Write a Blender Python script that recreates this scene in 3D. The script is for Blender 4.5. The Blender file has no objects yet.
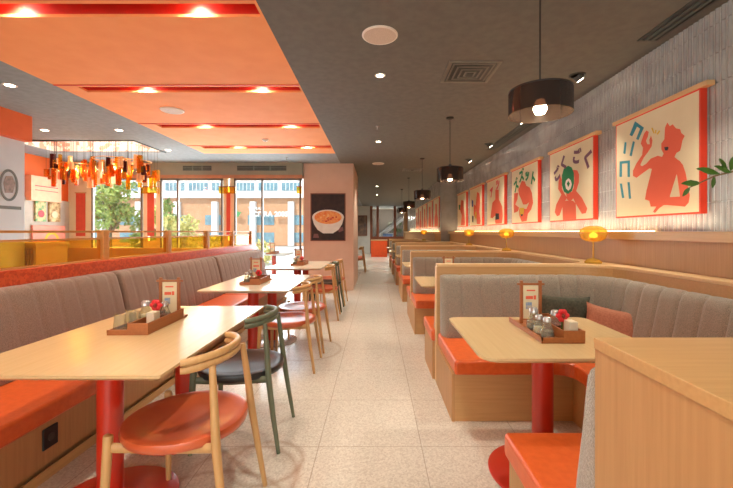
import bpy, bmesh, math, random
from math import sin, cos, pi, radians, sqrt, atan2
from mathutils import Vector, Matrix
random.seed(7)
SC = bpy.context.scene
COL = SC.collection

# ------------------------------------------------------------------ camera
cam_d = bpy.data.cameras.new('camera')
cam = bpy.data.objects.new('camera', cam_d); COL.objects.link(cam)
cam.location = (0, 0, 1.3); cam.rotation_euler = (pi/2, 0, 0)
cam_d.sensor_width = 36; cam_d.lens = 372/733*36
cam_d.shift_x = -9.5/733; cam_d.shift_y = -12.5/733
cam_d.clip_start = 0.05; cam_d.clip_end = 300
SC.camera = cam
# ------------------------------------------------------------------ exposure / world
SC.view_settings.view_transform = 'Standard'; SC.view_settings.look = 'None'
SC.view_settings.gamma = 1; SC.view_settings.use_curve_mapping = False
SC.view_settings.exposure = 0.78
SC.cycles.use_denoising = True
SC.cycles.max_bounces = 8; SC.cycles.diffuse_bounces = 5; SC.cycles.glossy_bounces = 3
SC.cycles.transparent_max_bounces = 16; SC.cycles.transmission_bounces = 6
SC.cycles.sample_clamp_indirect = 6; SC.cycles.caustics_reflective = False; SC.cycles.caustics_refractive = False
W = bpy.data.worlds.new('world'); SC.world = W; W.use_nodes = True
wn = W.node_tree.nodes; wl = W.node_tree.links
bg = wn['Background']
sky = wn.new('ShaderNodeTexSky'); sky.sky_type = 'HOSEK_WILKIE'; sky.turbidity = 4; sky.ground_albedo = 0.5
sky.sun_direction = (-0.3, -0.45, 0.8)
mx = wn.new('ShaderNodeMixRGB'); mx.inputs[0].default_value = 0.75; mx.inputs[2].default_value = (1, 1, 1, 1)
wl.new(sky.outputs[0], mx.inputs[1]); wl.new(mx.outputs[0], bg.inputs[0]); bg.inputs[1].default_value = 1.5
sun_d = bpy.data.lights.new('sun', 'SUN'); sun = bpy.data.objects.new('sun', sun_d); COL.objects.link(sun)
sun_d.energy = 2.8; sun_d.angle = 0.03; sun_d.color = (1, .95, .86); sun.rotation_euler = (radians(40), 0, radians(-25))

# lamps that light the room (most fixtures are built further down)
def area(name, loc, rot, sx, sy, power, color):
    d = bpy.data.lights.new(name, 'AREA'); d.shape = 'RECTANGLE'; d.size = sx; d.size_y = sy
    d.energy = power; d.color = color
    o = bpy.data.objects.new(name, d); COL.objects.link(o); o.location = loc; o.rotation_euler = rot
    return o
WARM = (1, .95, .80); SOFT = (1, .98, .88); DAY = (.86, .94, 1)
# daylight entering through the window wall and an added, unseen fill light behind the camera
area('window_daylight', (-3.95, 8.35, 1.3), (radians(-90), 0, 0), 4.6, 2.3, 260, DAY)
area('rear_fill', (-1.6, -3.3, 1.6), (radians(90), 0, 0), 7.2, 2.3, 130, (.98, 1, .96))

def spot(name, loc, rot, power, color=WARM, size=95, blend=.8, r=.04):
    d = bpy.data.lights.new(name, 'SPOT'); d.energy = power; d.color = color
    d.spot_size = radians(size); d.spot_blend = blend; d.shadow_soft_size = r
    o = bpy.data.objects.new(name, d); COL.objects.link(o); o.location = loc; o.rotation_euler = rot
    return o
def point(name, loc, power, color=WARM, r=.04):
    d = bpy.data.lights.new(name, 'POINT'); d.energy = power; d.color = color; d.shadow_soft_size = r
    o = bpy.data.objects.new(name, d); COL.objects.link(o); o.location = loc
    return o

# ------------------------------------------------------------------ materials
def lin(c):
    return tuple(((v/255)/12.92 if v/255 <= .04045 else ((v/255+.055)/1.055)**2.4) for v in c) + (1,)
MATS = {}
def mat(name, c, rough=.5, metal=0, c2=None, scale=8, stretch=(1, 1, 1), bump=0, coat=0, emit=None, estr=0,
        trans=0, alpha=1, kind='noise', detail=4, lo=.35, hi=.65, spec=None, sheen=0):
    m = bpy.data.materials.new(name); m.use_nodes = True; MATS[name] = m
    nt = m.node_tree; n = nt.nodes; l = nt.links; b = n['Principled BSDF']
    b.inputs['Base Color'].default_value = lin(c); b.inputs['Roughness'].default_value = rough
    b.inputs['Metallic'].default_value = metal
    if coat: b.inputs['Coat Weight'].default_value = coat; b.inputs['Coat Roughness'].default_value = .2
    if spec is not None: b.inputs['Specular IOR Level'].default_value = spec
    if sheen: b.inputs['Sheen Weight'].default_value = sheen
    if trans: b.inputs['Transmission Weight'].default_value = trans
    if alpha < 1: b.inputs['Alpha'].default_value = alpha
    if emit: b.inputs['Emission Color'].default_value = lin(emit); b.inputs['Emission Strength'].default_value = estr
    tc = n.new('ShaderNodeTexCoord'); mp = n.new('ShaderNodeMapping'); mp.inputs['Scale'].default_value = stretch
    l.new(tc.outputs['Object'], mp.inputs[0])
    if kind == 'noise': t = n.new('ShaderNodeTexNoise'); t.inputs['Scale'].default_value = scale; t.inputs['Detail'].default_value = detail; fac = t.outputs['Fac']
    else: t = n.new('ShaderNodeTexVoronoi'); t.inputs['Scale'].default_value = scale; fac = t.outputs['Color']
    l.new(mp.outputs[0], t.inputs['Vector'])
    cr = n.new('ShaderNodeValToRGB'); cr.color_ramp.elements[0].position = lo; cr.color_ramp.elements[1].position = hi
    c2 = c2 or tuple(max(0, v*.94) for v in c)
    cr.color_ramp.elements[0].color = lin(c2); cr.color_ramp.elements[1].color = lin(c)
    l.new(fac, cr.inputs[0]); l.new(cr.outputs[0], b.inputs['Base Color'])
    if bump:
        bp = n.new('ShaderNodeBump'); bp.inputs['Strength'].default_value = bump; bp.inputs['Distance'].default_value = .01
        l.new(fac, bp.inputs['Height']); l.new(bp.outputs[0], b.inputs['Normal'])
    return m
def glass(name, c, tint=.75, rough=.03):
    m = bpy.data.materials.new(name); m.use_nodes = True; MATS[name] = m
    nt = m.node_tree; n = nt.nodes; l = nt.links; n.remove(n['Principled BSDF'])
    tr = n.new('ShaderNodeBsdfTransparent'); gl = n.new('ShaderNodeBsdfGlossy'); gl.inputs['Roughness'].default_value = rough
    ns = n.new('ShaderNodeTexNoise'); ns.inputs['Scale'].default_value = 3
    cr = n.new('ShaderNodeValToRGB'); cr.color_ramp.elements[0].color = lin(tuple(v*.97 for v in c)); cr.color_ramp.elements[1].color = lin(c)
    l.new(ns.outputs['Fac'], cr.inputs[0]); l.new(cr.outputs[0], tr.inputs['Color'])
    df = n.new('ShaderNodeBsdfDiffuse'); df.inputs['Color'].default_value = lin(c)
    fr = n.new('ShaderNodeLayerWeight'); fr.inputs['Blend'].default_value = .15
    m1 = n.new('ShaderNodeMixShader'); m1.inputs[0].default_value = tint; l.new(tr.outputs[0], m1.inputs[1]); l.new(df.outputs[0], m1.inputs[2])
    m2 = n.new('ShaderNodeMixShader'); l.new(fr.outputs['Facing'], m2.inputs[0])
    mm = n.new('ShaderNodeMath'); mm.operation = 'MULTIPLY'; mm.inputs[1].default_value = .45; l.new(fr.outputs['Facing'], mm.inputs[0]); l.new(mm.outputs[0], m2.inputs[0])
    l.new(m1.outputs[0], m2.inputs[1]); l.new(gl.outputs[0], m2.inputs[2]); l.new(m2.outputs[0], n['Material Output'].inputs[0])
    return m
def wood(name, c, c2, rough=.45, axis='y', sc=9):
    st = {'x': (1, 26, 26), 'y': (26, 1, 26), 'z': (26, 26, 1)}[axis]
    return mat(name, c, rough, c2=tuple((p*.45+q*.55) for p, q in zip(c, c2)), scale=sc*.35, stretch=st, detail=7, lo=.25, hi=.75)
OAKY = wood('oak_along', (212, 170, 114), (190, 146, 90), .42, 'y')
OAKX = wood('oak_across', (198, 154, 100), (176, 132, 80), .45, 'x')
OAKZ = wood('oak_upright', (190, 144, 94), (164, 118, 72), .5, 'z')
TABW = wood('table_oak', (208, 178, 132), (194, 162, 114), .26, 'y')
TABG = wood('table_pale_laminate', (212, 198, 172), (200, 184, 156), .22, 'y')
CHW = wood('chair_ash', (200, 156, 102), (180, 134, 80), .4, 'z')
CHG = wood('chair_green_stain', (104, 108, 84), (84, 90, 68), .45, 'z')
CADW = wood('caddy_wood', (170, 102, 54), (142, 78, 40), .45, 'y')
GOLD = wood('honey_wood', (204, 146, 76), (180, 122, 58), .4, 'y')
OAKP = wood('pale_oak_edge', (226, 190, 138), (210, 170, 116), .45, 'x')
PINE = wood('bar_wood', (222, 176, 122), (206, 158, 104), .5, 'y')
LEA = mat('orange_leather', (214, 96, 40), .34, c2=(204, 86, 32), scale=30, bump=.08, spec=.55)
LEC = mat('chair_orange_leather', (200, 94, 52), .34, c2=(184, 80, 44), scale=6, bump=.03, coat=.35)
LEB = mat('black_leather', (44, 42, 42), .32, scale=25, bump=.05)
FAB = mat('grey_tweed', (166, 151, 133), .95, c2=(120, 108, 94), scale=220, bump=.35, detail=2, lo=.3, hi=.7, sheen=.3)
FABL = mat('taupe_tweed', (152, 126, 108), .95, c2=(116, 94, 78), scale=220, bump=.3, detail=2, lo=.3, hi=.7, sheen=.3)
RED = mat('red_lacquer', (196, 46, 24), .3, c2=(188, 42, 22), scale=4, coat=.3)
REDT = mat('red_terrazzo', (222, 92, 48), .4, c2=(200, 72, 38), scale=60, kind='voronoi')
STEEL = mat('pale_steel', (205, 200, 195), .25, metal=.6, c2=(195, 190, 185), scale=5)
GREYC = mat('ceiling_grey', (106, 102, 94), .85, c2=(99, 95, 88), scale=14, bump=.05)
GREYL = mat('ceiling_light_grey', (140, 144, 144), .85, c2=(130, 134, 134), scale=14)
ORC = mat('ceiling_orange', (244, 158, 92), .8, c2=(240, 152, 86), scale=5)
ORW = mat('orange_paint', (232, 104, 34), .6, c2=(226, 98, 30), scale=5)
SLOT = mat('slot_red', (214, 44, 22), .6, c2=(206, 40, 20), scale=5)
PINK = mat('salmon_plaster', (214, 182, 162), .85, c2=(208, 174, 154), scale=3, detail=8)
WHP = mat('white_plaster', (214, 214, 210), .8, c2=(206, 206, 202), scale=3)
GRYP = mat('pale_grey_panel', (196, 206, 210), .6, c2=(188, 198, 202), scale=3)
DGRY = mat('bulkhead_grey', (150, 148, 130), .8, c2=(144, 142, 125), scale=4)
TILE = mat('fluted_tile', (180, 177, 172), .1, c2=(158, 154, 150), scale=5, coat=.4)
BLK = mat('black_metal', (30, 28, 27), .4, c2=(36, 33, 32), scale=8)
DKM = mat('dark_metal', (66, 64, 58), .5, c2=(56, 54, 50), scale=8)
WHM = mat('white_enamel', (232, 222, 210), .5, c2=(226, 216, 204), scale=8)
WHC = mat('white_ceramic', (226, 220, 206), .3, c2=(218, 210, 196), scale=8)
CRM = mat('cream_canvas', (232, 216, 178), .8, c2=(226, 209, 170), scale=4)
PRED = mat('print_red', (234, 106, 76), .8, c2=(230, 102, 72), scale=4)
PEDGE = mat('canvas_edge_red', (222, 60, 30), .6, c2=(214, 56, 28), scale=4)
PTEAL = mat('print_teal', (60, 140, 152), .8, c2=(56, 134, 146), scale=4)
PGRN = mat('print_green', (40, 136, 84), .8, c2=(38, 130, 80), scale=4)
PPUR = mat('print_plum', (128, 88, 104), .8, c2=(122, 84, 100), scale=4)
PBLU = mat('print_blue', (70, 80, 170), .8, c2=(66, 76, 160), scale=4)
PPNK = mat('print_pink', (226, 90, 96), .8, c2=(220, 86, 92), scale=4)
PWHT = mat('print_white', (240, 236, 226), .8, c2=(236, 232, 222), scale=4)
PYEL = mat('print_yellow', (232, 190, 60), .8, c2=(226, 184, 56), scale=4)
PDRK = mat('print_dark', (56, 40, 38), .7, c2=(38, 28, 30), scale=9)
FRM = wood('picture_frame_wood', (132, 72, 44), (112, 58, 36), .5, 'z')
GLS = glass('clear_glass', (244, 247, 247), .03)
GLJ = glass('jar_glass', (246, 246, 240), .06)
AMB = glass('amber_glass', (255, 226, 132), .07)
AMB2 = glass('amber_glass_deep', (246, 170, 50), .2)
AMB3 = glass('amber_glass_plum', (96, 44, 44), .5)
AMB4 = glass('amber_glass_pale', (255, 226, 180), .45)
SMK = glass('smoked_glass', (92, 76, 68), .34)
BULB = mat('bulb', (255, 235, 205), .4, emit=(255, 226, 186), estr=22)
LAMP = mat('downlight_lens', (255, 240, 220), .4, emit=(255, 236, 210), estr=14)
LED = mat('led_strip', (255, 226, 170), .4, emit=(255, 206, 130), estr=5)
YGL = glass('yellow_glass', (255, 218, 104), .42)
LEAF = mat('leaf_green', (74, 104, 34), .45, c2=(52, 82, 26), scale=30)
STEM = mat('stem_brown', (110, 84, 50), .7)
PILG = mat('pillow_olive', (78, 74, 56), .9, c2=(58, 56, 42), scale=60, bump=.3)
PILT = mat('pillow_terracotta', (184, 118, 90), .9, c2=(166, 102, 76), scale=90, bump=.3)
FOL = mat('foliage_bright', (180, 200, 110), .7, c2=(120, 150, 72), scale=2)
FOL2 = mat('foliage_dry', (226, 218, 150), .7, c2=(190, 190, 112), scale=2)
TRK = mat('bark', (128, 112, 88), .9)
FACW = mat('facade_white', (226, 230, 234), .8)
FACT = mat('facade_tan', (196, 152, 118), .8, c2=(188, 142, 108), scale=2)
FACG = mat('facade_window', (120, 158, 172), .3, c2=(96, 132, 150), scale=2)
PAVE = mat('outdoor_paving', (205, 208, 208), .8, c2=(196, 198, 198), scale=2)
CHI = mat('red_sauce', (140, 50, 28), .5)
PEP = mat('pepper_spice', (160, 138, 112), .9, c2=(110, 92, 74), scale=200)
SALT = mat('salt_sugar', (224, 208, 180), .9)
FLW = mat('red_petal', (226, 40, 44), .5)
SOUP = mat('ramen_broth', (228, 120, 50), .5, c2=(236, 170, 90), scale=26, detail=3)
MALL = mat('mall_dark', (84, 70, 60), .7)
PORC = mat('counter_orange', (222, 80, 26), .5)

# floor with tile joints
def floor_mat():
    m = mat('terrazzo_floor', (212, 202, 188), .26, c2=(190, 178, 164), scale=110, kind='voronoi', lo=.15, hi=.8)
    nt = m.node_tree; n = nt.nodes; l = nt.links; b = n['Principled BSDF']
    src = b.inputs['Base Color'].links[0].from_socket
    tc = n.new('ShaderNodeTexCoord'); sp = n.new('ShaderNodeSeparateXYZ'); l.new(tc.outputs['Object'], sp.inputs[0])
    def M(op, a, bb=None, c=None):
        k = n.new('ShaderNodeMath'); k.operation = op
        for i, v in enumerate((a, bb, c)):
            if v is None: continue
            if isinstance(v, (int, float)): k.inputs[i].default_value = v
            else: l.new(v, k.inputs[i])
        return k.outputs[0]
    ds = []
    for ax, off in (('X', -.347), ('Y', 2.248)):
        f = M('FRACT', M('ADD', M('DIVIDE', M('SUBTRACT', sp.outputs[ax], off), .622), 40.5))
        ds.append(M('ABSOLUTE', M('SUBTRACT', f, .5)))
    d = M('MINIMUM', ds[0], ds[1]); line = M('LESS_THAN', d, .0042)
    ln = n.new('ShaderNodeMixRGB'); ln.blend_type = 'MIX'; l.new(M('MULTIPLY', line, .6), ln.inputs[0]); l.new(src, ln.inputs[1]); ln.inputs[2].default_value = lin((142, 126, 112))
    # large cloudy variation and dirt rings rubbed into the floor
    ns = n.new('ShaderNodeTexNoise'); ns.inputs['Scale'].default_value = 1.3; ns.inputs['Detail'].default_value = 5
    cl = n.new('ShaderNodeMixRGB'); cl.blend_type = 'MULTIPLY'; cl.inputs[0].default_value = .25; l.new(ln.outputs[0], cl.inputs[1]); l.new(ns.outputs['Color'], cl.inputs[2])
    prev = ln.outputs[0]
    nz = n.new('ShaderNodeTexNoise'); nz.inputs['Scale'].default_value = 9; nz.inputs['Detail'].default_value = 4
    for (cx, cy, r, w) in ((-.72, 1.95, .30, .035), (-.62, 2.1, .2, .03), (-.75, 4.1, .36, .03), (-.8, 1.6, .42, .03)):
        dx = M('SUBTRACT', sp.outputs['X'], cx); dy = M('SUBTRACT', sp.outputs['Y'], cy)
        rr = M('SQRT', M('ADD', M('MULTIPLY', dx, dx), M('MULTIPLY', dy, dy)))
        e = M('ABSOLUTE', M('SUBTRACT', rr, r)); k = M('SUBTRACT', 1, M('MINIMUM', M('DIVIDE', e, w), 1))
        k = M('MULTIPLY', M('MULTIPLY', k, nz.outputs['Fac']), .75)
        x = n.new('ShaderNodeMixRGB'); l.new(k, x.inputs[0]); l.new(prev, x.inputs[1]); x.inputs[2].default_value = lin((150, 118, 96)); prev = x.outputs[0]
    l.new(prev, b.inputs['Base Color'])
    return m
FLOOR = floor_mat()

# ------------------------------------------------------------------ geometry helpers
class MB:
    def __init__(s): s.v = []; s.f = []; s.sm = []
    def add(s, v, f, smooth=False, M=None):
        o = len(s.v)
        s.v += [tuple(M @ Vector(p)) if M else tuple(p) for p in v]
        s.f += [tuple(i+o for i in q) for q in f]; s.sm += [smooth]*len(f); return s
    def box(s, x0, y0, z0, x1, y1, z1, M=None):
        v = [(x0, y0, z0), (x1, y0, z0), (x1, y1, z0), (x0, y1, z0), (x0, y0, z1), (x1, y0, z1), (x1, y1, z1), (x0, y1, z1)]
        return s.add(v, [(0, 3, 2, 1), (4, 5, 6, 7), (0, 1, 5, 4), (1, 2, 6, 5), (2, 3, 7, 6), (3, 0, 4, 7)], False, M)
    def prism(s, poly, z0, z1, M=None):
        n = len(poly); a = sum(poly[i][0]*poly[(i+1) % n][1]-poly[(i+1) % n][0]*poly[i][1] for i in range(n))
        if a < 0: poly = poly[::-1]
        v = [(p[0], p[1], z0) for p in poly]+[(p[0], p[1], z1) for p in poly]
        f = [tuple(range(n-1, -1, -1)), tuple(range(n, 2*n))]+[(i, (i+1) % n, n+(i+1) % n, n+i) for i in range(n)]
        return s.add(v, f, False, M)
    def tube(s, pts, rad, n=10, caps=True, sq=None, M=None):
        pts = [Vector(p) for p in pts]; k = len(pts); rad = rad if isinstance(rad, (list, tuple)) else [rad]*k
        v = []; f = []; up = None
        for i, p in enumerate(pts):
            t = (pts[min(i+1, k-1)]-pts[max(i-1, 0)]).normalized()
            if up is None: up = Vector((0, 0, 1)) if abs(t.z) < .9 else Vector((0, 1, 0))
            if sq: up = Vector((0, 0, 1))
            a = t.cross(up).normalized(); b = a.cross(t).normalized()
            if not sq: up = b
            for j in range(n):
                th = 2*pi*j/n
                ca, sb = cos(th), sin(th)
                if sq: v.append(p+a*ca*rad[i]*sq[0]+b*sb*rad[i]*sq[1])
                else: v.append(p+a*ca*rad[i]+b*sb*rad[i])
        for i in range(k-1):
            for j in range(n): f.append((i*n+j, i*n+(j+1) % n, (i+1)*n+(j+1) % n, (i+1)*n+j))
        if caps: f += [tuple(range(n-1, -1, -1)), tuple((k-1)*n+j for j in range(n))]
        f2 = [tuple(reversed(q)) for q in f]
        return s.add(v, f2, True, M)
    def lathe(s, prof, cx=0, cy=0, cz=0, n=24, M=None):
        v = []; f = []; k = len(prof)
        for (r, z) in prof:
            for j in range(n): v.append((cx+r*cos(2*pi*j/n), cy+r*sin(2*pi*j/n), cz+z))
        for i in range(k-1):
            for j in range(n): f.append((i*n+j, i*n+(j+1) % n, (i+1)*n+(j+1) % n, (i+1)*n+j))
        f.append(tuple(range(n-1, -1, -1))); f.append(tuple((k-1)*n+j for j in range(n)))
        return s.add(v, f, True, M)
    def build(s, name, m, parent=None, bevel=0, loc=None, seg=2, auto=True):
        me = bpy.data.meshes.new(name); me.from_pydata(s.v, [], s.f); me.materials.append(m)
        bm = bmesh.new(); bm.from_mesh(me); bmesh.ops.recalc_face_normals(bm, faces=bm.faces); bm.to_mesh(me); bm.free()
        for p, q in zip(me.polygons, s.sm): p.use_smooth = q
        me.update()
        o = bpy.data.objects.new(name, me); COL.objects.link(o)
        if parent: o.parent = parent
        if loc: o.location = loc
        if any(s.sm):
            try: me.set_sharp_from_angle(angle=radians(50))
            except Exception: pass
        if bevel:
            md = o.modifiers.new('bevel', 'BEVEL'); md.width = bevel; md.segments = seg; md.limit_method = 'ANGLE'; md.angle_limit = radians(40)
        return o
def thing(name, label, cat, loc=(0, 0, 0), rz=0, group=None):
    o = bpy.data.objects.new(name, None); COL.objects.link(o); o.empty_display_size = .1
    o.location = loc; o.rotation_euler = (0, 0, rz); return tag(o, label, cat, group)
def tag(o, label, cat, group=None, kind=None):
    o['label'] = label; o['category'] = cat
    if group: o['group'] = group
    if kind: o['kind'] = kind
    return o
def struct(o): o['kind'] = 'structure'; return o
def dup(root, loc, rz=None, label=None, group=None):
    r = root.copy(); COL.objects.link(r); r.location = loc
    if rz is not None: r.rotation_euler = (0, 0, rz)
    if label: r['label'] = label
    if group: r['group'] = group
    for ch in list(root.children):
        c = ch.copy(); COL.objects.link(c); c.parent = r
        for g in list(ch.children):
            d = g.copy(); COL.objects.link(d); d.parent = c
    return r
def text_part(s, size, m, parent, M, name='lettering', depth=.002, bold=0):
    cu = bpy.data.curves.new(name, 'FONT'); cu.body = s; cu.size = size; cu.extrude = depth; cu.align_x = 'CENTER'; cu.align_y = 'CENTER'; cu.offset = bold
    cu.resolution_u = 3
    t = bpy.data.objects.new(name+'_curve', cu); COL.objects.link(t)
    bpy.context.view_layer.update()
    me = bpy.data.meshes.new_from_object(t.evaluated_get(bpy.context.evaluated_depsgraph_get()))
    bpy.data.objects.remove(t)
    me.materials.clear(); me.materials.append(m); me.transform(M); me.name = name
    o = bpy.data.objects.new(name, me); COL.objects.link(o); o.parent = parent
    return o

# ================================================================== STRUCTURE
XR = 2.3; XL = -6.7; YB = -3.2; YF = 22.0; HC = 2.8; YW = 8.1
struct(MB().box(-7.2, YB-.1, -.1, 2.6, YW+.1, 0).box(-1.6, YW+.1, -.1, 2.6, YF+3.2, 0).build('floor', FLOOR))
BAND = mat('grey_floor_band', (186, 174, 158), .35, c2=(170, 158, 144), scale=110, kind='voronoi')  # greyer bands across the corridor floor
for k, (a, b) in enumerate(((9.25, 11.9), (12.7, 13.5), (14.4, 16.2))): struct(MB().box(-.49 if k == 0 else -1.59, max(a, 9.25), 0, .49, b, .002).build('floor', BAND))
def holed(rect, holes, z0, z1, name, m):
    xs = sorted({rect[0], rect[2]} | {h[0] for h in holes} | {h[2] for h in holes}); ys = sorted({rect[1], rect[3]} | {h[1] for h in holes} | {h[3] for h in holes})
    b = MB()
    for i in range(len(xs)-1):
        for j in range(len(ys)-1):
            cx = (xs[i]+xs[i+1])/2; cy = (ys[j]+ys[j+1])/2
            if not (rect[0] < cx < rect[2] and rect[1] < cy < rect[3]): continue
            if any(h[0] < cx < h[2] and h[1] < cy < h[3] for h in holes): continue
            b.box(xs[i], ys[j], z0, xs[i+1], ys[j+1], z1)
    return struct(b.build(name, m))
slots = [(-1.64, -1.5), (-.27, -.13), (1.1, 1.24), (2.45, 2.6), (3.86, 4.01), (5.22, 5.39), (6.55, 6.72)]
holed((-3.3, YB, -.78, 7.15), [(-3.1, a, -.80, b) for a, b in slots], HC, HC+.02, 'ceiling', ORC)
struct(MB().box(-.78, YB, HC, 2.6, YF+3, HC+.1).build('ceiling', GREYC))
REC = (-6.1, 6.15, -4.0, 7.05)
holed((-7.2, YB, -3.3, YW+.1), [REC], HC, HC+.02, 'ceiling', GREYL)
struct(MB().box(-3.3, 7.15, HC, -.78, YW+.1, HC+.02).box(-1.75, YW+.1, HC, -.78, YF+3, HC+.02).build('ceiling', GREYL))
for i, (a, b) in enumerate(slots):
    struct(MB().box(-3.1, a-.01, HC+.02, -.8, a, HC+.13).box(-3.1, b, HC+.02, -.8, b+.01, HC+.13).box(-3.11, a, HC+.02, -3.1, b, HC+.13).box(-.8, a, HC+.02, -.79, b, HC+.13)
           .box(-3.11, a-.01, HC+.13, -.79, b+.01, HC+.14).build('trim_%d' % (i+1), SLOT))
    if a > 2: struct(MB().box(-3.3, a-.06, HC-.006, -.785, a-.045, HC-.0).build('trim_%d' % (i+11), SLOT))
# recess over the chandelier
m = mat('patterned_wall_glow', (250, 236, 222), .6, c2=(226, 150, 120), scale=7, lo=.42, hi=.47, emit=(255, 225, 200), estr=.12)  # recess walls emit faintly, standing in for light falling on them
struct(MB().box(REC[0]-.02, REC[1]-.02, HC+.02, REC[2]+.02, REC[1], HC+.4).box(REC[0]-.02, REC[3], HC+.02, REC[2]+.02, REC[3]+.02, HC+.4)
       .box(REC[0]-.02, REC[1], HC+.02, REC[0], REC[3], HC+.4).box(REC[2], REC[1], HC+.02, REC[2]+.02, REC[3], HC+.4).build('trim_20', m))
struct(MB().box(REC[0]-.02, REC[1]-.02, HC+.4, REC[2]+.02, REC[3]+.02, HC+.42).build('ceiling', GREYL))
struct(MB().box(REC[0]-.06, REC[1]-.05, HC-.015, REC[2]+.03, REC[1], HC-.0).box(REC[2], REC[1], HC-.015, REC[2]+.03, REC[3], HC).build('trim_21', DKM))

# right wall: plaster core and fluted glazed tiles modelled tile by tile
struct(MB().box(XR, YB, 0, XR+.2, 10.6, HC).build('wall_right', WHP))
def flutes(y0, y1, xw, name, nx=None):
    b = MB(); w = .044; rows = [1.30+.2*i for i in range(9)]
    y = y0
    while y < y1-.02:
        for i in range(len(rows)-1):
            z0, z1 = rows[i]+.002, min(rows[i+1]-.002, HC)
            if z1 <= z0: continue
            t = random.uniform(-.0005, .0005); u = random.uniform(-.0006, .0006)
            v = []
            for k in range(6):
                a = pi*k/5; yy = y+w/2-cos(a)*(w/2-.0022); d = sin(a)*.015-.004
                v += [(xw-d-t, yy, z0), (xw-d+t+u, yy, z1)]
            b.add(v, [(2*k, 2*k+2, 2*k+3, 2*k+1) for k in range(5)]+[tuple(range(0, 12, 2)), tuple(range(11, 0, -2))], True)
        y += w
    return struct(b.build(name, TILE))
flutes(-.6, 10.6, XR, 'wall_right')
XS = 1.85
struct(MB().box(XS, 10.6, 0, XR+.2, YF+.1, HC).build('wall_right', mat('step_wall_tile', (150, 142, 134), .35, c2=(138, 130, 122), scale=5)))
flutes(10.64, 20.5, XS, 'wall_right')
# oak dado, ledge and its LED strip
struct(MB().box(2.1, YB, 0, XR, 10.6, 1.235).build('trim_31', OAKZ))
struct(MB().box(2.05, YB, 1.235, XR, 10.6, 1.30).build('trim_32', OAKY))
struct(MB().box(1.68, 10.6, 0, XS, YF, 1.235).build('trim_33', OAKZ)); struct(MB().box(1.63, 10.6, 1.235, XS, YF, 1.30).build('trim_34', OAKY))
struct(MB().box(2.235, 3, 1.3, 2.25, 10.55, 1.308).box(XS-.05, 10.7, 1.3, XS-.035, 20, 1.308).build('trim_35', LED))
area('ledge_led', (2.21, 6.5, 1.32), (radians(180), 0, 0), .03, 8, 11, (1, .84, .58))
area('ledge_led', (1.79, 15.5, 1.32), (radians(180), 0, 0), .03, 9, 14, (1, .84, .58))

# pink column with the bowl poster and corridor walls
struct(MB().box(-1.6, 8.2, 0, -.5, 10.3, HC).build('wall_center', PINK))
struct(MB().box(-1.75, 10.3, 0, -1.6, YF, HC).build('wall_corridor', WHP))
struct(MB().box(-1.6, YF, 0, -.35, YF+.15, HC).build('wall_back', WHP))
# left room
struct(MB().box(XL-.15, YB, 0, XL, YW+.1, HC).build('wall_left', ORW))
struct(MB().box(-6.7, -3.2, 0, -4.6, 4.87, 2.47).build('wall_left', GRYP))
struct(MB().box(-6.7, -3.2, 2.47, -4.5, 4.87, HC).build('trim_40', ORW))
# window wall
struct(MB().box(XL, YW, 2.52, -1.6, YW+.15, HC).build('trim_41', DGRY))
struct(MB().box(XL, YW-.03, 2.46, -1.6, YW+.1, 2.53).build('trim_42', mat('copper_trim', (190, 128, 92), .5)))
struct(MB().box(XL, YW, 0, -6.5, YW+.1, 2.46).build('trim_43', CRM))
# back (behind the camera): wall with an opening added for the fill light
struct(MB().box(-7.2, YB-.15, 2.6, 2.6, YB, HC).box(1.9, YB-.15, 0, 2.6, YB, 2.6).box(-7.2, YB-.15, 0, -5.2, YB, 2.6).box(-7.2, YB-.15, 0, 2.6, YB, .3).build('wall_front', WHP))

# windows
WFR = mat('window_frame_bronze', (120, 108, 94), .5)
def window(n, x0, x1, y, z0, z1, bars, m=None, g=GLS, t=.05):
    w = struct(bpy.data.objects.new('window_%d' % n, None)); COL.objects.link(w); w.location = (x0, y, z0)
    L = x1-x0; H = z1-z0; m = m or WFR
    f = MB().box(0, 0, 0, L, .06, t).box(0, 0, H-t, L, .06, H)
    for b in [0, L-t]+[q-x0 for q in bars]: f.box(b, 0, 0, b+t*.7, .06, H)
    f.build('window_frame', m, w)
    MB().box(.02, .025, .02, L-.02, .033, H-.02).build('pane', g, w)
    return w
window(1, -6.2, -5.08, YW, 0, 2.46, [])
window(2, -4.70, -3.33, YW, 0, 2.46, [-4.34])
window(3, -3.09, -1.62, YW, 0, 2.46, [-2.50])
window(4, -5.2, 1.9, YB-.1, .3, 2.6, [-3.4, -1.6, .2])  # added unseen window that lets the rear fill light in
for i, (a, b) in enumerate(((-5.08, -4.70), (-3.33, -3.09))):
    struct(MB().box(a, YW+.02, 0, a+.1, YW+.09, 2.46).box(b-.1, YW+.02, 0, b, YW+.09, 2.46).box(a, YW+.03, 0, b, YW+.08, 1.1).build('trim_%d' % (50+i), CRM))
struct(MB().box(-6.5, YW, 0, -6.2, YW+.1, 2.46).build('trim_53', CRM))
# far glazed front behind the booths
w5 = struct(bpy.data.objects.new('window_5', None)); COL.objects.link(w5); w5.location = (-.35, YF, 0)
b = MB().box(0, 0, 0, 2.2, .1, 1.0)
for x in (0, .38, 1.4): b.box(x, 0, 1.0, x+.14, .1, HC)
b.build('window_frame', FRM, w5); MB().box(1.98, -.15, 0, 2.2, .1, HC).build('window_frame', OAKZ, w5); MB().box(.02, .04, 1.0, 1.97, .05, HC-.01).build('pane', GLS, w5)

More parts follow.
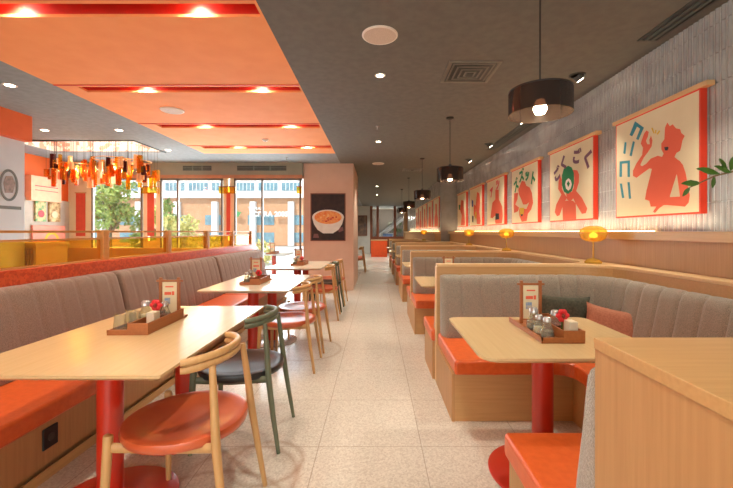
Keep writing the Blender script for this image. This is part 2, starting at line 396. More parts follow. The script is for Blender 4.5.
# ================================================================== CEILING FITTINGS
def downlight(x, y, label, on=True, power=20, aim=0, z=HC, color=WARM, size=100, r=.032):
    t = thing('recessed_downlight', label, 'ceiling light', (x, y, z), 0, 'recessed ceiling downlights')
    MB().lathe([(r+.02, -.004), (r+.02, 0), (r, 0), (r, -.004)]).build('rim', WHM if z == HC else SLOT, t)
    MB().lathe([(.001, -.003), (r, -.003), (r, -.006), (.001, -.006)], n=20).build('lens', LAMP, t)
    if power: spot('downlight_lamp', (x, y, z-.02), (0, aim, 0), power, color, size)
    return t
names = ['nearest in the row over the aisle', 'second in the row over the aisle', 'third in the row over the aisle', 'fourth in the row over the aisle']
for i, y in enumerate((3.57, 6.2, 12.3, 15.2)):
    downlight(.04, y, 'round white recessed downlight in the grey ceiling, '+names[i], power=62)
for y in (.9, -1.7, 9.2): spot('downlight_lamp', (.04, y, HC-.03), (0, 0, 0), 62, WARM, 110)
# adjustable spots that wash the fluted wall
def adj_spot(y, label):
    t = thing('adjustable_spotlight', label, 'spotlight', (1.93, y, HC), 0, 'adjustable spotlights along the tiled wall')
    MB().lathe([(.075, 0), (.075, -.006), (.055, -.008), (.055, 0)]).build('rim', DKM, t)
    MB().tube([(0, 0, -.005), (.03, 0, -.045)], [.042, .038], 14).build('lamp_head', DKM, t)
    MB().tube([(.031, 0, -.046), (.033, 0, -.049)], [.033, .033], 14).build('lens', LAMP, t)
for i, y in enumerate((3.57, 4.97, 6.37, 7.75, 9.15)):
    adj_spot(y, 'dark adjustable ceiling spotlight by the tiled wall, '+['nearest, right of the big drum pendant', 'behind the big drum pendant', 'second one visible above the pictures', 'third above the pictures', 'last before the wall steps in'][i])
for y in (2.25, 3.57, 4.97, 6.37, 7.75, 9.15): spot('spotlight_lamp', (1.96, y, HC-.06), (0, radians(12), 0), 52, WARM, 85, .7, .02)
# spots inside the red slots
k = 0
sl_names = ['nearest red slot', 'second red slot', 'third red slot', 'farthest red slot']
for i, (a, b) in enumerate(slots):
    for x in (-1.24, -2.48):
        yc = (a+b)/2
        if a > 2: downlight(x, yc, 'small warm downlight in the %s of the orange ceiling, %s end' % (sl_names[i-3], 'right' if x > -2 else 'left'), power=0, z=HC+.129, r=.035)
        spot('slot_lamp', (x, yc, HC+.11), (0, 0, 0), 32, WARM, 130, .9, .03)
        point('slot_glow', (x, yc, HC+.07), .3, WARM, .02)
for i, (x, y) in enumerate(((-3.75, 3.81), (-4.9, 5.5), (-3.8, 5.5), (-3.83, 6.85))):
    downlight(x, y, 'small downlight in the pale side room ceiling, '+['nearest the camera', 'left of the pair before the chandelier', 'right of the pair before the chandelier', 'beside the chandelier recess'][i], power=30, r=.04)
def disc(x, y, r, label, cat='speaker', name='ceiling_speaker'):
    t = thing(name, label, cat, (x, y, HC))
    MB().lathe([(r, 0), (r, -.006), (r*.94, -.012), (r*.9, -.012), (r*.9, 0)], n=36).build('rim', WHM, t)
    MB().lathe([(.001, -.004), (r*.9, -.004), (r*.9, -.009), (.001, -.009)], n=36).build('grille', mat('speaker_grille', (214, 196, 180), .7, scale=200, c2=(190, 172, 156)), t)
disc(.03, 2.84, .137, 'large round white ceiling speaker, nearest, in the grey ceiling over the aisle')
disc(.05, 8.2, .13, 'round white ceiling speaker farther down the grey ceiling over the aisle')
disc(-2.52, 4.6, .135, 'round white speaker set in the orange ceiling')
def diffuser(x, y, label):
    t = thing('air_diffuser', label, 'air vent', (x, y, HC)); f = MB(); s = .235
    for k in range(5):
        o = s-k*.046; i_ = o-(.03 if k == 0 else .014); z = -.008-.004*k if k else -.01
        f.box(-o, -o, z, o, -i_, 0 if k == 0 else z+.006).box(-o, i_, z, o, o, 0 if k == 0 else z+.006).box(-o, -i_, z, -i_, i_, 0 if k == 0 else z+.006).box(i_, -i_, z, o, i_, 0 if k == 0 else z+.006)
    f.build('grille', mat('diffuser_grey', (112, 106, 96), .5), t); MB().box(-.2, -.2, -.004, .2, .2, 0).build('backing', BLK, t)
    MB().box(-.03, -.03, -.03, .03, .03, -.02).build('core', DKM, t)
diffuser(.88, 3.5, 'large square air diffuser in the grey ceiling left of the drum pendant')
diffuser(.88, 9.0, 'small-looking square air diffuser far down the grey ceiling')
def linear(y0, y1, x, label):
    t = thing('linear_air_slot', label, 'air vent', (x, y0, HC)); L = y1-y0
    MB().box(-.08, 0, -.008, -.06, L, 0).box(.06, 0, -.008, .08, L, 0).box(-.08, -.02, -.008, .08, 0, 0).box(-.08, L, -.008, .08, L+.02, 0).build('frame', DKM, t)
    MB().box(-.06, 0, -.003, .06, L, 0).build('backing', BLK, t)
    MB().box(-.035, 0, -.012, -.015, L, -.003).box(.015, 0, -.012, .035, L, -.003).build('blade', mat('slot_blade', (84, 86, 78), .5), t)
linear(1.5, 2.9, 2.13, 'long dark linear air slot in the ceiling above the nearest picture')
linear(5.2, 6.8, 2.1, 'long dark linear air slot in the ceiling above the farther pictures')
def sprinkler(x, y, label):
    t = thing('fire_sprinkler', label, 'sprinkler', (x, y, HC), 0)
    MB().lathe([(.03, 0), (.03, -.008), (.01, -.01), (.008, -.04), (.001, -.041)], n=14).build('body', STEEL, t)
    MB().lathe([(.001, -.048), (.02, -.048), (.02, -.051), (.001, -.051)], n=14).build('deflector', STEEL, t)
sprinkler(.02, 5.3, 'small fire sprinkler in the grey ceiling over the aisle between two downlights')
sprinkler(.04, 14, 'small fire sprinkler far down the aisle ceiling')
sprinkler(-1.8, 7.5, 'small fire sprinkler in the ceiling beyond the orange area')
t = thing('smoke_detector', 'small white smoke detector on the orange ceiling near its far end', 'smoke detector', (-1.8, 6.05, HC))
MB().lathe([(.05, 0), (.05, -.015), (.035, -.03), (.001, -.032)], n=20).build('body', WHM, t); MB().lathe([(.012, -.03), (.012, -.036), (.001, -.037)], n=10).build('sensor', DKM, t)

# pendants
def pendant(x, y, zb, label, sh=.17):
    t = thing('pendant_lamp', label, 'pendant lamp', (x, y, HC), 0, 'smoked drum pendants over the booths')
    MB().lathe([(.001, 0), (.05, 0), (.05, -.018), (.02, -.03), (.001, -.03)]).build('canopy', BLK, t)
    h = HC-zb; R = .171
    MB().tube([(0, 0, -.02), (0, 0, -h+sh+.015)], .0045, 8).build('cord', BLK, t)
    MB().lathe([(.022, -h+sh+.045), (.022, -h+sh-.005), (.03, -h+sh-.03), (.026, -h+sh-.05), (.001, -h+sh-.05)], n=16).build('socket', BLK, t)
    MB().lathe([(R-.004, -h+sh), (R, -h+sh), (R, -h), (R-.004, -h), (R-.004, -h+sh)], n=48).build('shade', SMK, t)
    rb = MB()
    for k in range(3):
        a = k*2*pi/3; rb.tube([(0, 0, -h+sh-.005), (R*cos(a)*.99, R*sin(a)*.99, -h+sh-.005)], .003, 6)
    rb.lathe([(R+.001, -h+sh+.003), (R+.001, -h+sh-.005), (R-.006, -h+sh-.005), (R-.006, -h+sh+.003), (R+.001, -h+sh+.003)], n=48)
    rb.build('spider_ring', BLK, t)
    MB().lathe([(.001, -h+.098), (.02, -h+.09), (.032, -h+.06), (.037, -h+.03), (.025, -h+.005), (.001, -h-.002)], n=18).build('bulb', BULB, t)
    point('pendant_bulb', (x, y, zb+.03), 15, (1, .78, .52), .04)
pn = ['nearest and largest, above the first booth table', 'second along the booths', 'third along the booths', 'fourth along the booths', 'farthest of the row']
for i, y in enumerate((2.12, 4.9, 7.64, 10.4, 13.2)):
    pendant((.935, .975, .95, .92, .92)[i], y, 1.966, 'smoked glass drum pendant on a black cord, '+pn[i], .135 if i == 0 else .17)

# ================================================================== BOOTHS (right)
def arc(cx, cy, r, a0, a1, n=10): return [(cx+r*cos(radians(a0+(a1-a0)*i/n)), cy+r*sin(radians(a0+(a1-a0)*i/n))) for i in range(n+1)]
HP = 1.02
def upath(x0, x0n, F, N, Wd, r, step=.04):
    # far left end -> right -> corner -> toward camera -> corner -> near left end
    pts = []
    base = [(x0, F), (Wd-r, F)]+arc(Wd-r, F-r, r, 90, 0)[1:]+arc(Wd-r, N+r, r, 0, -90)+[(x0n, N)]
    return base
def resample(pts, step):
    out = [pts[0]]; acc = 0
    for a, b in zip(pts, pts[1:]):
        L = math.dist(a, b)
        if L < 1e-6: continue
        d = step-acc
        while d <= L:
            out.append((a[0]+(b[0]-a[0])*d/L, a[1]+(b[1]-a[1])*d/L)); d += step
        acc = L-(d-step)
    if math.dist(out[-1], pts[-1]) > 1e-4: out.append(pts[-1])
    return out
BPROF = [(.0, .40), (.15, .40), (.17, .44), (.150, .56), (.115, .72), (.085, .86), (.07, .905), (.045, .928), (.015, .932), (0, .925)]
def backrest(pts, side, m, parent, seams=.165, prof=BPROF, name='backrest', ds=1):
    p = resample(pts, seams/10)
    v = []; f = []; n = len(prof); K = len(p)
    for i, q in enumerate(p):
        a = p[max(i-1, 0)]; b = p[min(i+1, K-1)]
        tx, ty = b[0]-a[0], b[1]-a[1]; L = math.hypot(tx, ty); nx, ny = (ty/L*side, -tx/L*side)
        ph = (i % 10); dip = {0: .010*ds, 1: .002*ds, 9: .002*ds}.get(ph, 0)
        ei = min(i, K-1-i); e = [0.6, .88, 1][min(ei, 2)]
        for (d, h) in prof:
            dd = max(0, (d-dip*(1 if d > .03 else 0))) * (e if d > 0 else 1)
            v.append((q[0]+nx*dd, q[1]+ny*dd, h-(.012*(1-e)) - (dip*.5 if h > .9 else 0)))
    for i in range(K-1):
        for j in range(n): f.append((i*n+j, i*n+(j+1) % n, (i+1)*n+(j+1) % n, (i+1)*n+j))
    f += [tuple(range(n)), tuple((K-1)*n+j for j in range(n))[::-1]]
    mb = MB(); mb.add(v, f, True); return mb.build(name, m, parent)
ordn = ['nearest', 'second', 'third', 'fourth', 'fifth', 'farthest']
def booth(i):
    F = 3.2+2.16*i; N = F-2.08 if i else .99
    Wd = 1.95 if F < 10.6 else 1.55
    x0 = .53 if i < 1 else .51; x0n = .60 if i == 0 else .51
    y0 = F
    t = thing('booth_banquette', 'orange and grey tweed U-shaped booth seat, %s in the row on the right' % ordn[i], 'booth seat', (0, y0, 0), 0, 'U-shaped booth banquettes on the right')
    F, N = 0, N-y0
    SF = F-.70; SN = N+.63 if i == 0 else N+.56; SX = 1.30 if Wd > 1.9 else 1.1
    xs = .53 if i == 0 else .5; xn = .555 if i == 0 else .49
    U = [(xs, F-.002), (Wd-.04, F-.002), (Wd-.004, F-.04), (Wd-.004, N+.04), (Wd-.04, N+.002), (xn, N+.002), (xn, SN)]+arc(SX-.1, SN+.1, .1, -90, 0, 5)+arc(SX-.1, SF-.1, .1, 0, 90, 5)+[(xs, SF)]
    MB().prism(U, .33, .43).build('seat_cushion', LEA, t, bevel=.018, seg=3)
    P = [(xs+.01, F-.002), (Wd-.02, F-.002), (Wd-.02, N+.002), (xn+.03, N+.002), (xn+.03, SN-.05), (SX+.05, SN-.05), (SX+.05, SF+.05), (xs+.01, SF+.05)]
    MB().prism(P, 0, .329).build('plinth', OAKX, t)
    MB().box(xs-.012, SF+.045, 0, xs+.009, F, .329).build('side_panel', OAKZ, t); MB().box(xn+.008, N+.002, 0, xn+.029, SN-.05, .329).build('side_panel', OAKZ, t)
    r = .36
    ed = .03
    pts = [(x0+.02, F), (Wd-r, F)]+arc(Wd-r, F-r, r, 90, 0)[1:]+arc(Wd-r, N+r, r, 0, -90)+[((x0n if i == 0 else x0)+.0, N)]
    # two upholstered sections meeting on the wall side
    mid = N+r+.12
    A = [(x0+.02, F)]+[(Wd-r, F)]+arc(Wd-r, F-r, r, 90, 0)[1:]+[(Wd, mid+.004)]
    B = [(Wd, mid-.004)]+arc(Wd-r, N+r, r, 0, -90)+[((x0n-.012 if i == 0 else x0+.02), N)]
    backrest(A, 1, FAB, t); backrest(B, 1, FAB, t)
    return t
NB = 6
for i in range(NB): booth(i)
# oak partitions between the booths
def partition(i):
    F = 3.2+2.16*i; Nn = F+.08; Wd = 1.95 if F < 10.6 else 1.55; Wn = 1.95 if F+2.16 < 10.6 else 1.55; r = .37; xw = 2.098 if Wd > 1.9 and Wn > 1.9 else 1.678
    half = 1.03
    x0 = .525 if i == 0 else .505
    t = thing('booth_partition', 'oak partition with pale top edge behind the %s booth on the right' % ordn[i], 'partition', (0, F, 0), 0, 'oak booth partitions')
    yn = -half; yf = .08+half
    if i == 0: yn = .99-F+ .9
    a = [(x0, 0.001), (Wd-r, 0.001)]+arc(Wd-r+.001, -r+.001, r, 90, 0)[1:]+[(Wd+.001, yn)]+([(xw, yn), (xw, yf)] if Wd == Wn else [(2.098, yn), (2.098, .915), (xw, .915), (xw, yf)])+[ (Wn+.001, yf)]+arc(Wn-r+.001, .079+r, r, 0, -90)+[(x0, .079)]
    MB().prism(a, 0, HP-.022).build('panel', OAKX, t)
    MB().box(x0-.006, .001, 0, x0-.0002, .079, HP-.022).build('edge_strip', OAKP, t)
    MB().prism(a, HP-.0215, HP).build('top_cap', OAKP, t, bevel=.003)
    return t
for i in range(NB): partition(i)
# counter in the right foreground
t = thing('service_counter', 'wide oak counter with flat top in the right foreground beside the nearest booth', 'counter', (0, 0, 0))
a = [(.60, -.9), (.58, .985), (1.59, .985)]+[(x, y) for x, y in arc(1.583, 1.352, .368, -90, 0)][1:]+[(1.951, 1.888), (2.098, 1.888), (2.098, -.9)]
MB().prism(a, 0, HP-.03).build('body', OAKZ, t); MB().prism([(x-.004 if x < .7 else x, y+(.0 if y > .9 else 0)) for x, y in a], HP-.0295, HP).build('top', OAKX, t, bevel=.002)
MB().box(.588, .32, .05, .5925, .60, .93).build('door', OAKZ, t)
k = MB().lathe([(.001, 0), (.006, 0), (.006, .014), (.012, .018), (.013, .028), (.001, .032)], n=16, M=Matrix.Rotation(-pi/2, 4, 'Y')).build('knob', PINE, t, loc=(.588, .625, .83))

def rrect(x0, y0, x1, y1, r, n=5):
    return arc(x1-r, y1-r, r, 0, 90, n)+arc(x0+r, y1-r, r, 90, 180, n)+arc(x0+r, y0+r, r, 180, 270, n)+arc(x1-r, y0+r, r, 270, 360, n)
def table(x, y, w, l, peds, label, top=TABW, disc=RED, r=.02, group=None, hook=False, pr=.054, dr=.29):
    t = thing('dining_table', label, 'table', (x, y, 0), 0, group)
    P = rrect(-w/2, -l/2, w/2, l/2, r); q = .86
    n = len(P); v = [(p[0], p[1], .75) for p in P]+[(p[0], p[1], .738) for p in P]+[(p[0]-math.copysign(.03, p[0]), p[1]-math.copysign(.03, p[1]), .72) for p in P]
    f = [tuple(range(n)), tuple(range(3*n-1, 2*n-1, -1))]+[(i, n+i, n+(i+1) % n, (i+1) % n) for i in range(n)]+[(n+i, 2*n+i, 2*n+(i+1) % n, n+(i+1) % n) for i in range(n)]
    MB().add(v, f).build('tabletop', top, t)
    for py in peds:
        MB().lathe([(pr, .014), (pr, .719)], 0, py, 0, 28).build('pedestal', RED, t)
        MB().lathe([(dr, 0), (dr, .008), (dr-.01, .014), (.001, .015)], 0, py, 0, 48).build('base_disc', disc, t)
    MB().box(-.06, min(peds)-.12, .708, .06, max(peds)+.12, .7195).build('mounting_plate', BLK, t)
    if hook: MB().tube([(-.22, 0, .7), (-.22, 0, .615), (-.19, 0, .605), (-.15, 0, .625)], .006, 8).build('bag_hook', RED, t)
    return t
for i in range(NB):
    y = 2.0+2.16*i
    table(.895 if y < 10 else .8, y, .87, .78, (0,), 'oak booth table on one red pedestal in the %s booth on the right' % ordn[i], r=.06, group='booth tables', dr=.28)

# pillows
def pillow(loc, w, h, d, rot, m, label):
    t = tag(None or bpy.data.objects.new('throw_pillow', None), label, 'pillow'); bpy.data.objects.remove(t)
    v = []; f = []; n = 14
    for s in (1, -1):
        for i in range(n+1):
            for j in range(n+1):
                u = i/n*2-1; q = j/n*2-1
                b = (max(0, (1-u**4)*(1-q**4)))**.55
                pin = 1-.10*(1-abs(u)**3)*(abs(q)**6); pin2 = 1-.10*(1-abs(q)**3)*(abs(u)**6)
                v.append((u*w/2*pin2, s*d/2*b+.004*sin(u*9+q*5)*b, q*h/2*pin))
    N = (n+1)**2
    for s in (0, 1):
        for i in range(n):
            for j in range(n):
                a = s*N+i*(n+1)+j; qd = (a, a+1, a+n+2, a+n+1); f.append(qd if s else qd[::-1])
    o = MB(); o.add(v, f, True)
    ob = o.build('throw_pillow', m); ob.location = loc; ob.rotation_euler = rot
    me = ob.data; bm = bmesh.new(); bm.from_mesh(me); bmesh.ops.remove_doubles(bm, verts=bm.verts, dist=.0005); bm.to_mesh(me); bm.free()
    tag(ob, label, 'pillow'); return ob
pillow((1.49, 2.92, .62), .40, .36, .12, (radians(-16), radians(3), radians(-4)), PILG, 'dark olive square cushion leaning on the nearest booth back, behind the condiment caddy')
pillow((1.72, 2.73, .585), .36, .32, .12, (radians(-18), radians(9), radians(-30)), PILT, 'terracotta square cushion with a pointed corner in the curve of the nearest booth')

# yellow glass flower lamps on the oak tops
def flower_lamp(x, y, z, s, label):
    t = thing('glass_flower_lamp', label, 'lamp', (x, y, z), 0, 'yellow glass flower lamps')
    v = []; n = 48; prof = [(.012, .185), (.05, .19), (.085, .21), (.098, .25), (.09, .285), (.06, .305), (.02, .312)]
    for (r, h) in prof:
        for j in range(n):
            a = 2*pi*j/n; k = 1+.13*abs(sin(a*5))*(1 if r > .04 else 0); v.append((r*s*k*cos(a), r*s*k*sin(a), (h+.012*abs(cos(a*5))*(h > .2))*s))
    f = [(i*n+j, i*n+(j+1) % n, (i+1)*n+(j+1) % n, (i+1)*n+j) for i in range(len(prof)-1) for j in range(n)]+[tuple(range(n))[::-1], tuple((len(prof)-1)*n+j for j in range(n))]
    MB().add(v, f, True).build('petal_shade', YGL, t)
    MB().tube([(0, 0, .03*s), (0, 0, .2*s)], .007*s, 10).build('stem', YGL, t)
    MB().lathe([(.065*s, 0), (.068*s, .012*s), (.05*s, .032*s), (.015*s, .045*s), (.001, .046*s)]).build('foot', YGL, t)
    MB().lathe([(.001, .22*s), (.03*s, .225*s), (.032*s, .25*s), (.001, .27*s)], n=12).build('bulb', mat('glow_bulb', (255, 220, 130), .4, emit=(255, 210, 110), estr=2.5), t)
flower_lamp(1.915, 3.28, HP, 1.02, 'yellow glass flower lamp on a stem and foot, nearest, on the first booth partition')
flower_lamp(1.90, 5.42, HP, 1.0, 'yellow glass flower lamp on the second booth partition')
flower_lamp(1.90, 7.60, HP, 1.0, 'yellow glass flower lamp on the third booth partition')
flower_lamp(1.52, 11.8, HP, 1.0, 'yellow glass flower lamp far along the booths, past the wall step')

# ================================================================== LEFT BANQUETTE
LP = [(d*1.35, h*1.025) for d, h in BPROF]
LP = [(0, .40), (.20, .40), (.225, .44), (.205, .58), (.165, .76), (.13, .89), (.115, .93), (.085, .952), (.03, .957), (0, .95)]
secs = [(-.70, 1.24), (1.25, 3.19), (3.20, 5.14), (5.15, 7.2)]
for i, (a, b) in enumerate(secs):
    if i == 0: lab = 'section partly out of view at the near left'
    t = thing('banquette_section', 'taupe tweed banquette section with orange seat, '+['cut by the left edge', 'beside the nearest table', 'beside the second table', 'at the far end by the windows'][i], 'bench', (0, a, 0), 0, 'left banquette sections')
    L = b-a
    MB().box(-2.328, .002, .33, -1.66, L-.002, .43).build('seat_cushion', LEA, t, bevel=.02, seg=3)
    MB().box(-2.328, 0, .08, -1.73, L, .329).box(-2.328, 0, 0, -1.76, L, .08).build('plinth', OAKZ, t)
    MB().box(-1.7295, 0, .0, -1.722, L, .055).build('kick_strip', OAKY, t)
    backrest([(-2.328, 0.002), (-2.328, L-.002)], 1, FABL, t, prof=LP, ds=.65)
MBp = thing('power_outlet', 'square black power outlet on the oak base of the left banquette', 'outlet', (-1.73, 1.97, .22), pi/2)
MB().box(-.045, -.010, -.06, .045, 0, .05).build('plate', BLK, MBp, bevel=.004); MB().lathe([(.001, 0), (.02, 0), (.02, .004), (.001, .004)], n=18, M=Matrix.Rotation(pi/2, 4, 'X')).build('socket', DKM, MBp, loc=(0, -.0095, -.005))
# red terrazzo parapet, railing
t = tag(MB().box(-2.48, -1.2, 0, -2.33, 7.25, 1.05).build('terrazzo_parapet', REDT, bevel=.004), 'low red terrazzo parapet running behind the left banquette', 'parapet')
rl = thing('amber_glass_railing', 'railing of amber glass panels, wooden posts and two slim rails on the red parapet', 'railing', (-2.4, 0, 1.05))
ys = [-.9, .2, 1.25, 2.26, 3.27, 4.28, 5.27, 6.2, 7.12]
for y in ys: MB().box(-.03, y-.035, 0, .03, y+.035, .262).build('post', GOLD, rl, bevel=.004)
MB().box(-.012, -1.1, .24, .012, 7.1, .257).build('rail', GOLD, rl); MB().box(-.012, -1.1, .182, .012, 7.1, .196).build('rail', GOLD, rl)
for a, b in zip(ys, ys[1:]): MB().box(-.004, a+.036, .004, .004, b-.036, .181).build('glass_panel', AMB, rl)
MB().box(-.02, -1.1, 0, .02, 7.1, .012).build('base_channel', OAKY, rl)

# tables on the left
table(-1.26, 2.085, .87, 1.33, (-.32, .36), 'large oak dining table on two red pedestals, nearest on the left', r=.006, group='left dining tables', hook=True)
table(-1.24, 4.10, .85, 1.28, (-.34, .34), 'second dining table on the left, pale sheen, red pedestals on silver discs', TABG, STEEL, .006, 'left dining tables')
table(-1.24, 6.2, .85, 1.33, (-.34, .34), 'third dining table on the left, just before the column with the poster', TABG, STEEL, .006, 'left dining tables')
table(-2.55, 9.3, .8, .9, (0,), 'white topped table outside beyond the glass, left of the column', WHP, STEEL, .01)
table(-1.15, 12.2, .8, 1.2, (-.3, .3), 'dining table far down the corridor beyond the column', TABG, STEEL, .01)

# chairs
def make_chair(frame, seatm, label, group='curved back dining chairs'):
    t = thing('dining_chair', label, 'chair', (0, 0, 0), 0, group)
    S = [(.001, .444), (.08, .444), (.15, .450), (.205, .462), (.240, .470), (.257, .466), (.262, .450), (.256, .430), (.22, .412), (.001, .402)]
    MB().lathe([(r, h) for r, h in S][::-1], n=40).build('seat', seatm, t)
    fr = MB()
    for s in (-1, 1):
        fr.tube([(s*.203, .205, .425), (s*.17, 0, .405), (s*.190, -.212, .425)], .014, 8, sq=(.7, 1.5))
    fr.tube([(-.15, .14, .398), (.15, .14, .398)], .014, 8, sq=(.7, 1.3)); fr.tube([(-.15, -.14, .398), (.15, -.14, .398)], .014, 8, sq=(.7, 1.3))
    fr.build('seat_frame', frame, t)
    for s in (-1, 1):
        MB().tube([(s*.225, .225, 0), (s*.215, .222, .25), (s*.205, .215, .468), (s*.205, .215, .476), (s*.204, .214, .48)], [.012, .0165, .0185, .017, .009], 12).build('leg', frame, t)
        MB().tube([(s*.215, -.285, 0), (s*.205, -.25, .22), (s*.192, -.222, .42), (s*.175, -.205, .60), (s*.158, -.19, .745)], [.0115, .0155, .0185, .016, .0135], 12).build('leg', frame, t)
    pth = []
    for k in range(25):
        a = radians(200+140*k/24); pth.append((.225*cos(a), -.02+.19*sin(a), .762+.006*cos((a-pi*1.5)*2)))
    for dz, nm in ((.0155, 'backrest'), (-.0155, 'backrest')):
        rr = [.8]+[1]*23+[.8]
        MB().tube([(x, y, z+dz) for x, y, z in pth], [.0165*q for q in rr], 12, sq=(.95, 1.0)).build(nm, frame, t)
    return t
cs = [(-.86, 1.70, 'w', 'ash dining chair with round orange leather seat, nearest the camera at the first left table', 88),
      (-.86, 2.39, 'g', 'green stained chair with round black seat at the far end of the first left table', 91),
      (-.85, 3.62, 'w', 'ash chair with orange seat at the near end of the second left table', 90),
      (-.83, 4.20, 'w', 'ash chair with orange seat at the far end of the second left table', 87),
      (-.84, 5.62, 'w', 'ash chair with orange seat at the near end of the third left table', 92),
      (-.84, 6.20, 'g', 'green stained chair with dark seat in the middle of the third left table', 90),
      (-.82, 6.74, 'w', 'ash chair with orange seat, last one before the poster column', 88),
      (-.62, 11.8, 'w', 'ash chair far down the corridor, nearer of the two past the column', 90),
      (-.62, 12.5, 'w', 'ash chair far down the corridor, farther of the two past the column', 90)]
proto = {}
for x, y, kd, lab, rz in cs:
    if kd not in proto:
        c = make_chair(CHW if kd == 'w' else CHG, LEC if kd == 'w' else LEB, lab); proto[kd] = c
        c.location = (x, y, 0); c.rotation_euler = (0, 0, radians(rz))
    else: dup(proto[kd], (x, y, 0), radians(rz), lab)

# ================================================================== CONDIMENT CADDIES
def caddy(x, y, rz, where, full=True, kind='a', big=1.0, mx=0):
    c = thing('condiment_caddy', 'wooden condiment caddy with an upright menu frame %s' % where, 'caddy', (x, y, .75), rz, 'wooden condiment caddies')
    L = .225*big; Wd = .107
    MB().box(-Wd, -L, 0, Wd, L, .012).build('base', CADW, c, bevel=.002)
    MB().box(-Wd, -L, .012, -Wd+.008, L, .028).box(-Wd, -L, .012, .0, -L+.008, .028).build('lip', CADW, c)
    MB().box(0, -L, .012, .008, L*.75, .062).box(Wd-.008, -L, .012, Wd, L*.75, .062).box(.008, -L, .012, Wd-.008, -L+.008, .062).box(.008, L*.75-.008, .012, Wd-.008, L*.75, .062).build('box_compartment', CADW, c)
    ym = L*.62
    f = MB()
    for xx in (-.105+mx, .005+mx): f.box(xx-.008, ym-.007, .012, xx+.008, ym+.007, .262)
    f.box(-.13+mx, ym-.005, .235, .03+mx, ym+.005, .247); f.box(-.105+mx, ym-.004, .03, .005+mx, ym+.004, .036)
    f.build('menu_frame', CADW, c)
    cd = MB().box(-.094+mx, ym-.003, .04, -.006+mx, ym+.003, .232).build('menu_card', CRM, c)
    R = Matrix.Translation((-.05+mx, ym-.0045, .165)) @ Matrix.Rotation(pi/2, 4, 'X')
    MB().box(-.03, -.012, 0, .012, .006, .001, M=R).box(.016, -.014, 0, .03, .01, .001, M=R).box(-.025, .035, 0, .025, .043, .001, M=R).build('print', PRED, cd)
    MB().box(-.03, -.07, 0, .005, -.03, .001, M=R).build('picture', mat('card_picture', (120, 150, 190), .7, c2=(200, 190, 170), scale=60), cd)
    if not full: return c
    cz, sz = cos(rz), sin(rz)
    def at(lx, ly, lz): return (x+lx*cz-ly*sz, y+lx*sz+ly*cz, .75+lz)
    def jar(lx, ly, lz, fill, lab, s=1, cap=True):
        t = thing('condiment_jar', lab, 'jar', at(lx, ly, lz), rz, 'glass condiment jars')
        MB().lathe([(.030*s, 0), (.033*s, .01*s), (.029*s, .04*s), (.018*s, .068*s), (.016*s, .082*s), (.0145*s, .082*s), (.0165*s, .066*s), (.027*s, .038*s), (.030*s, .012*s), (.001, .006*s)], n=20).build('glass_body', GLJ, t)
        MB().lathe([(.028*s, .007*s), (.030*s, .012*s), (.0265*s, .036*s), (.001, .037*s)], n=18).build('contents', fill, t)
        if cap: MB().lathe([(.0185*s, .078*s), (.0185*s, .096*s), (.012*s, .102*s), (.001, .103*s)], n=16).build('cap', STEEL, t)
    def tumbler(lx, ly, lz, lab, s=1):
        t = thing('glass_tumbler', lab, 'glass', at(lx, ly, lz), rz, 'upturned glass tumblers')
        MB().lathe([(.034*s, 0), (.035*s, .002), (.026*s, .088*s), (.001, .09*s), (.001, .084*s), (.0235*s, .083*s), (.0325*s, .002)], n=24).build('glass_body', GLJ, t)
    def flower(lx, ly, lz, lab):
        t = thing('red_flower', lab, 'flower', at(lx, ly, lz), rz, 'red flowers in the caddies')
        p = MB()
        for k in range(6):
            a = k*pi/3; Mx = Matrix.Translation((.020*cos(a), -.006, .08+.020*sin(a))) @ Matrix.Rotation(a, 4, 'Y') @ Matrix.Diagonal((1, .5, .75, 1))
            p.lathe([(.001, -.018), (.012, -.014), (.018, 0), (.012, .014), (.001, .018)], n=10, M=Mx)
        p.build('petals', FLW, t); MB().lathe([(.001, .065), (.009, .075), (.009, .085), (.001, .095)], 0, -.016, 0, 10).build('centre', CHI, t)
        MB().tube([(0, 0, 0), (0, 0, .075)], .003, 6).build('stem', LEAF, t)
    if kind == 'a':
        jar(-.055, -.17, .012, PEP, 'round glass pepper jar with steel cap, front of the caddy '+where, 1.05)
        jar(-.06, -.09, .012, SALT, 'glass jar of pale salt in the caddy '+where, 1.0)
        jar(-.055, -.01, .012, PEP, 'tall glass jar by the menu frame in the caddy '+where, 1.2)
        jar(.04, -.055, .012, CHI, 'glass jar of red sauce in the caddy '+where, 1.15)
        tb = MB().box(-.022, -.03, 0, .022, .03, .085).build('tissue_pack', SALT, bevel=.004); tb.location = at(.085-.015, -.16, .012); tag(tb, 'beige sachet pack standing in the front of the caddy '+where, 'sachets')
        flower(.045, -.12, .035, 'red flower standing among the jars in the caddy '+where)
    elif kind == 'b':
        tumbler(-.072, -.17, .012, 'upturned tumbler at the front corner of the caddy '+where)
        tumbler(-.035, -.10, .012, 'upturned tumbler in the middle of the caddy '+where)
        tumbler(-.078, -.07, .012, 'upturned tumbler on the bench side of the caddy '+where)
        jar(-.045, .02, .012, SALT, 'glass jar of sugar with steel cap in the caddy '+where, 1.25)
        jar(.055, .04, .012, CHI, 'glass jar of red sauce in the box of the caddy '+where, 1.15)
        flower(.0+.04, -.02, .04, 'red flower above the box of the caddy '+where)
        tb = MB().box(-.022, -.03, 0, .022, .03, .085).build('tissue_pack', SALT, bevel=.004); tb.location = at(.06, -.09, .012); tag(tb, 'beige sachet pack in the box of the caddy '+where, 'sachets')
    else:
        jar(-.055, -.14, .012, PEP, 'small glass jar at the front of the caddy '+where, 1.1)
        jar(-.055, -.03, .012, CHI, 'small glass jar beside the menu frame of the caddy '+where, 1.2)
        flower(.05, -.08, .03, 'small red flower in the caddy '+where)
    return c
caddy(.92, 2.05, 0, 'on the nearest booth table', kind='a', mx=.04)
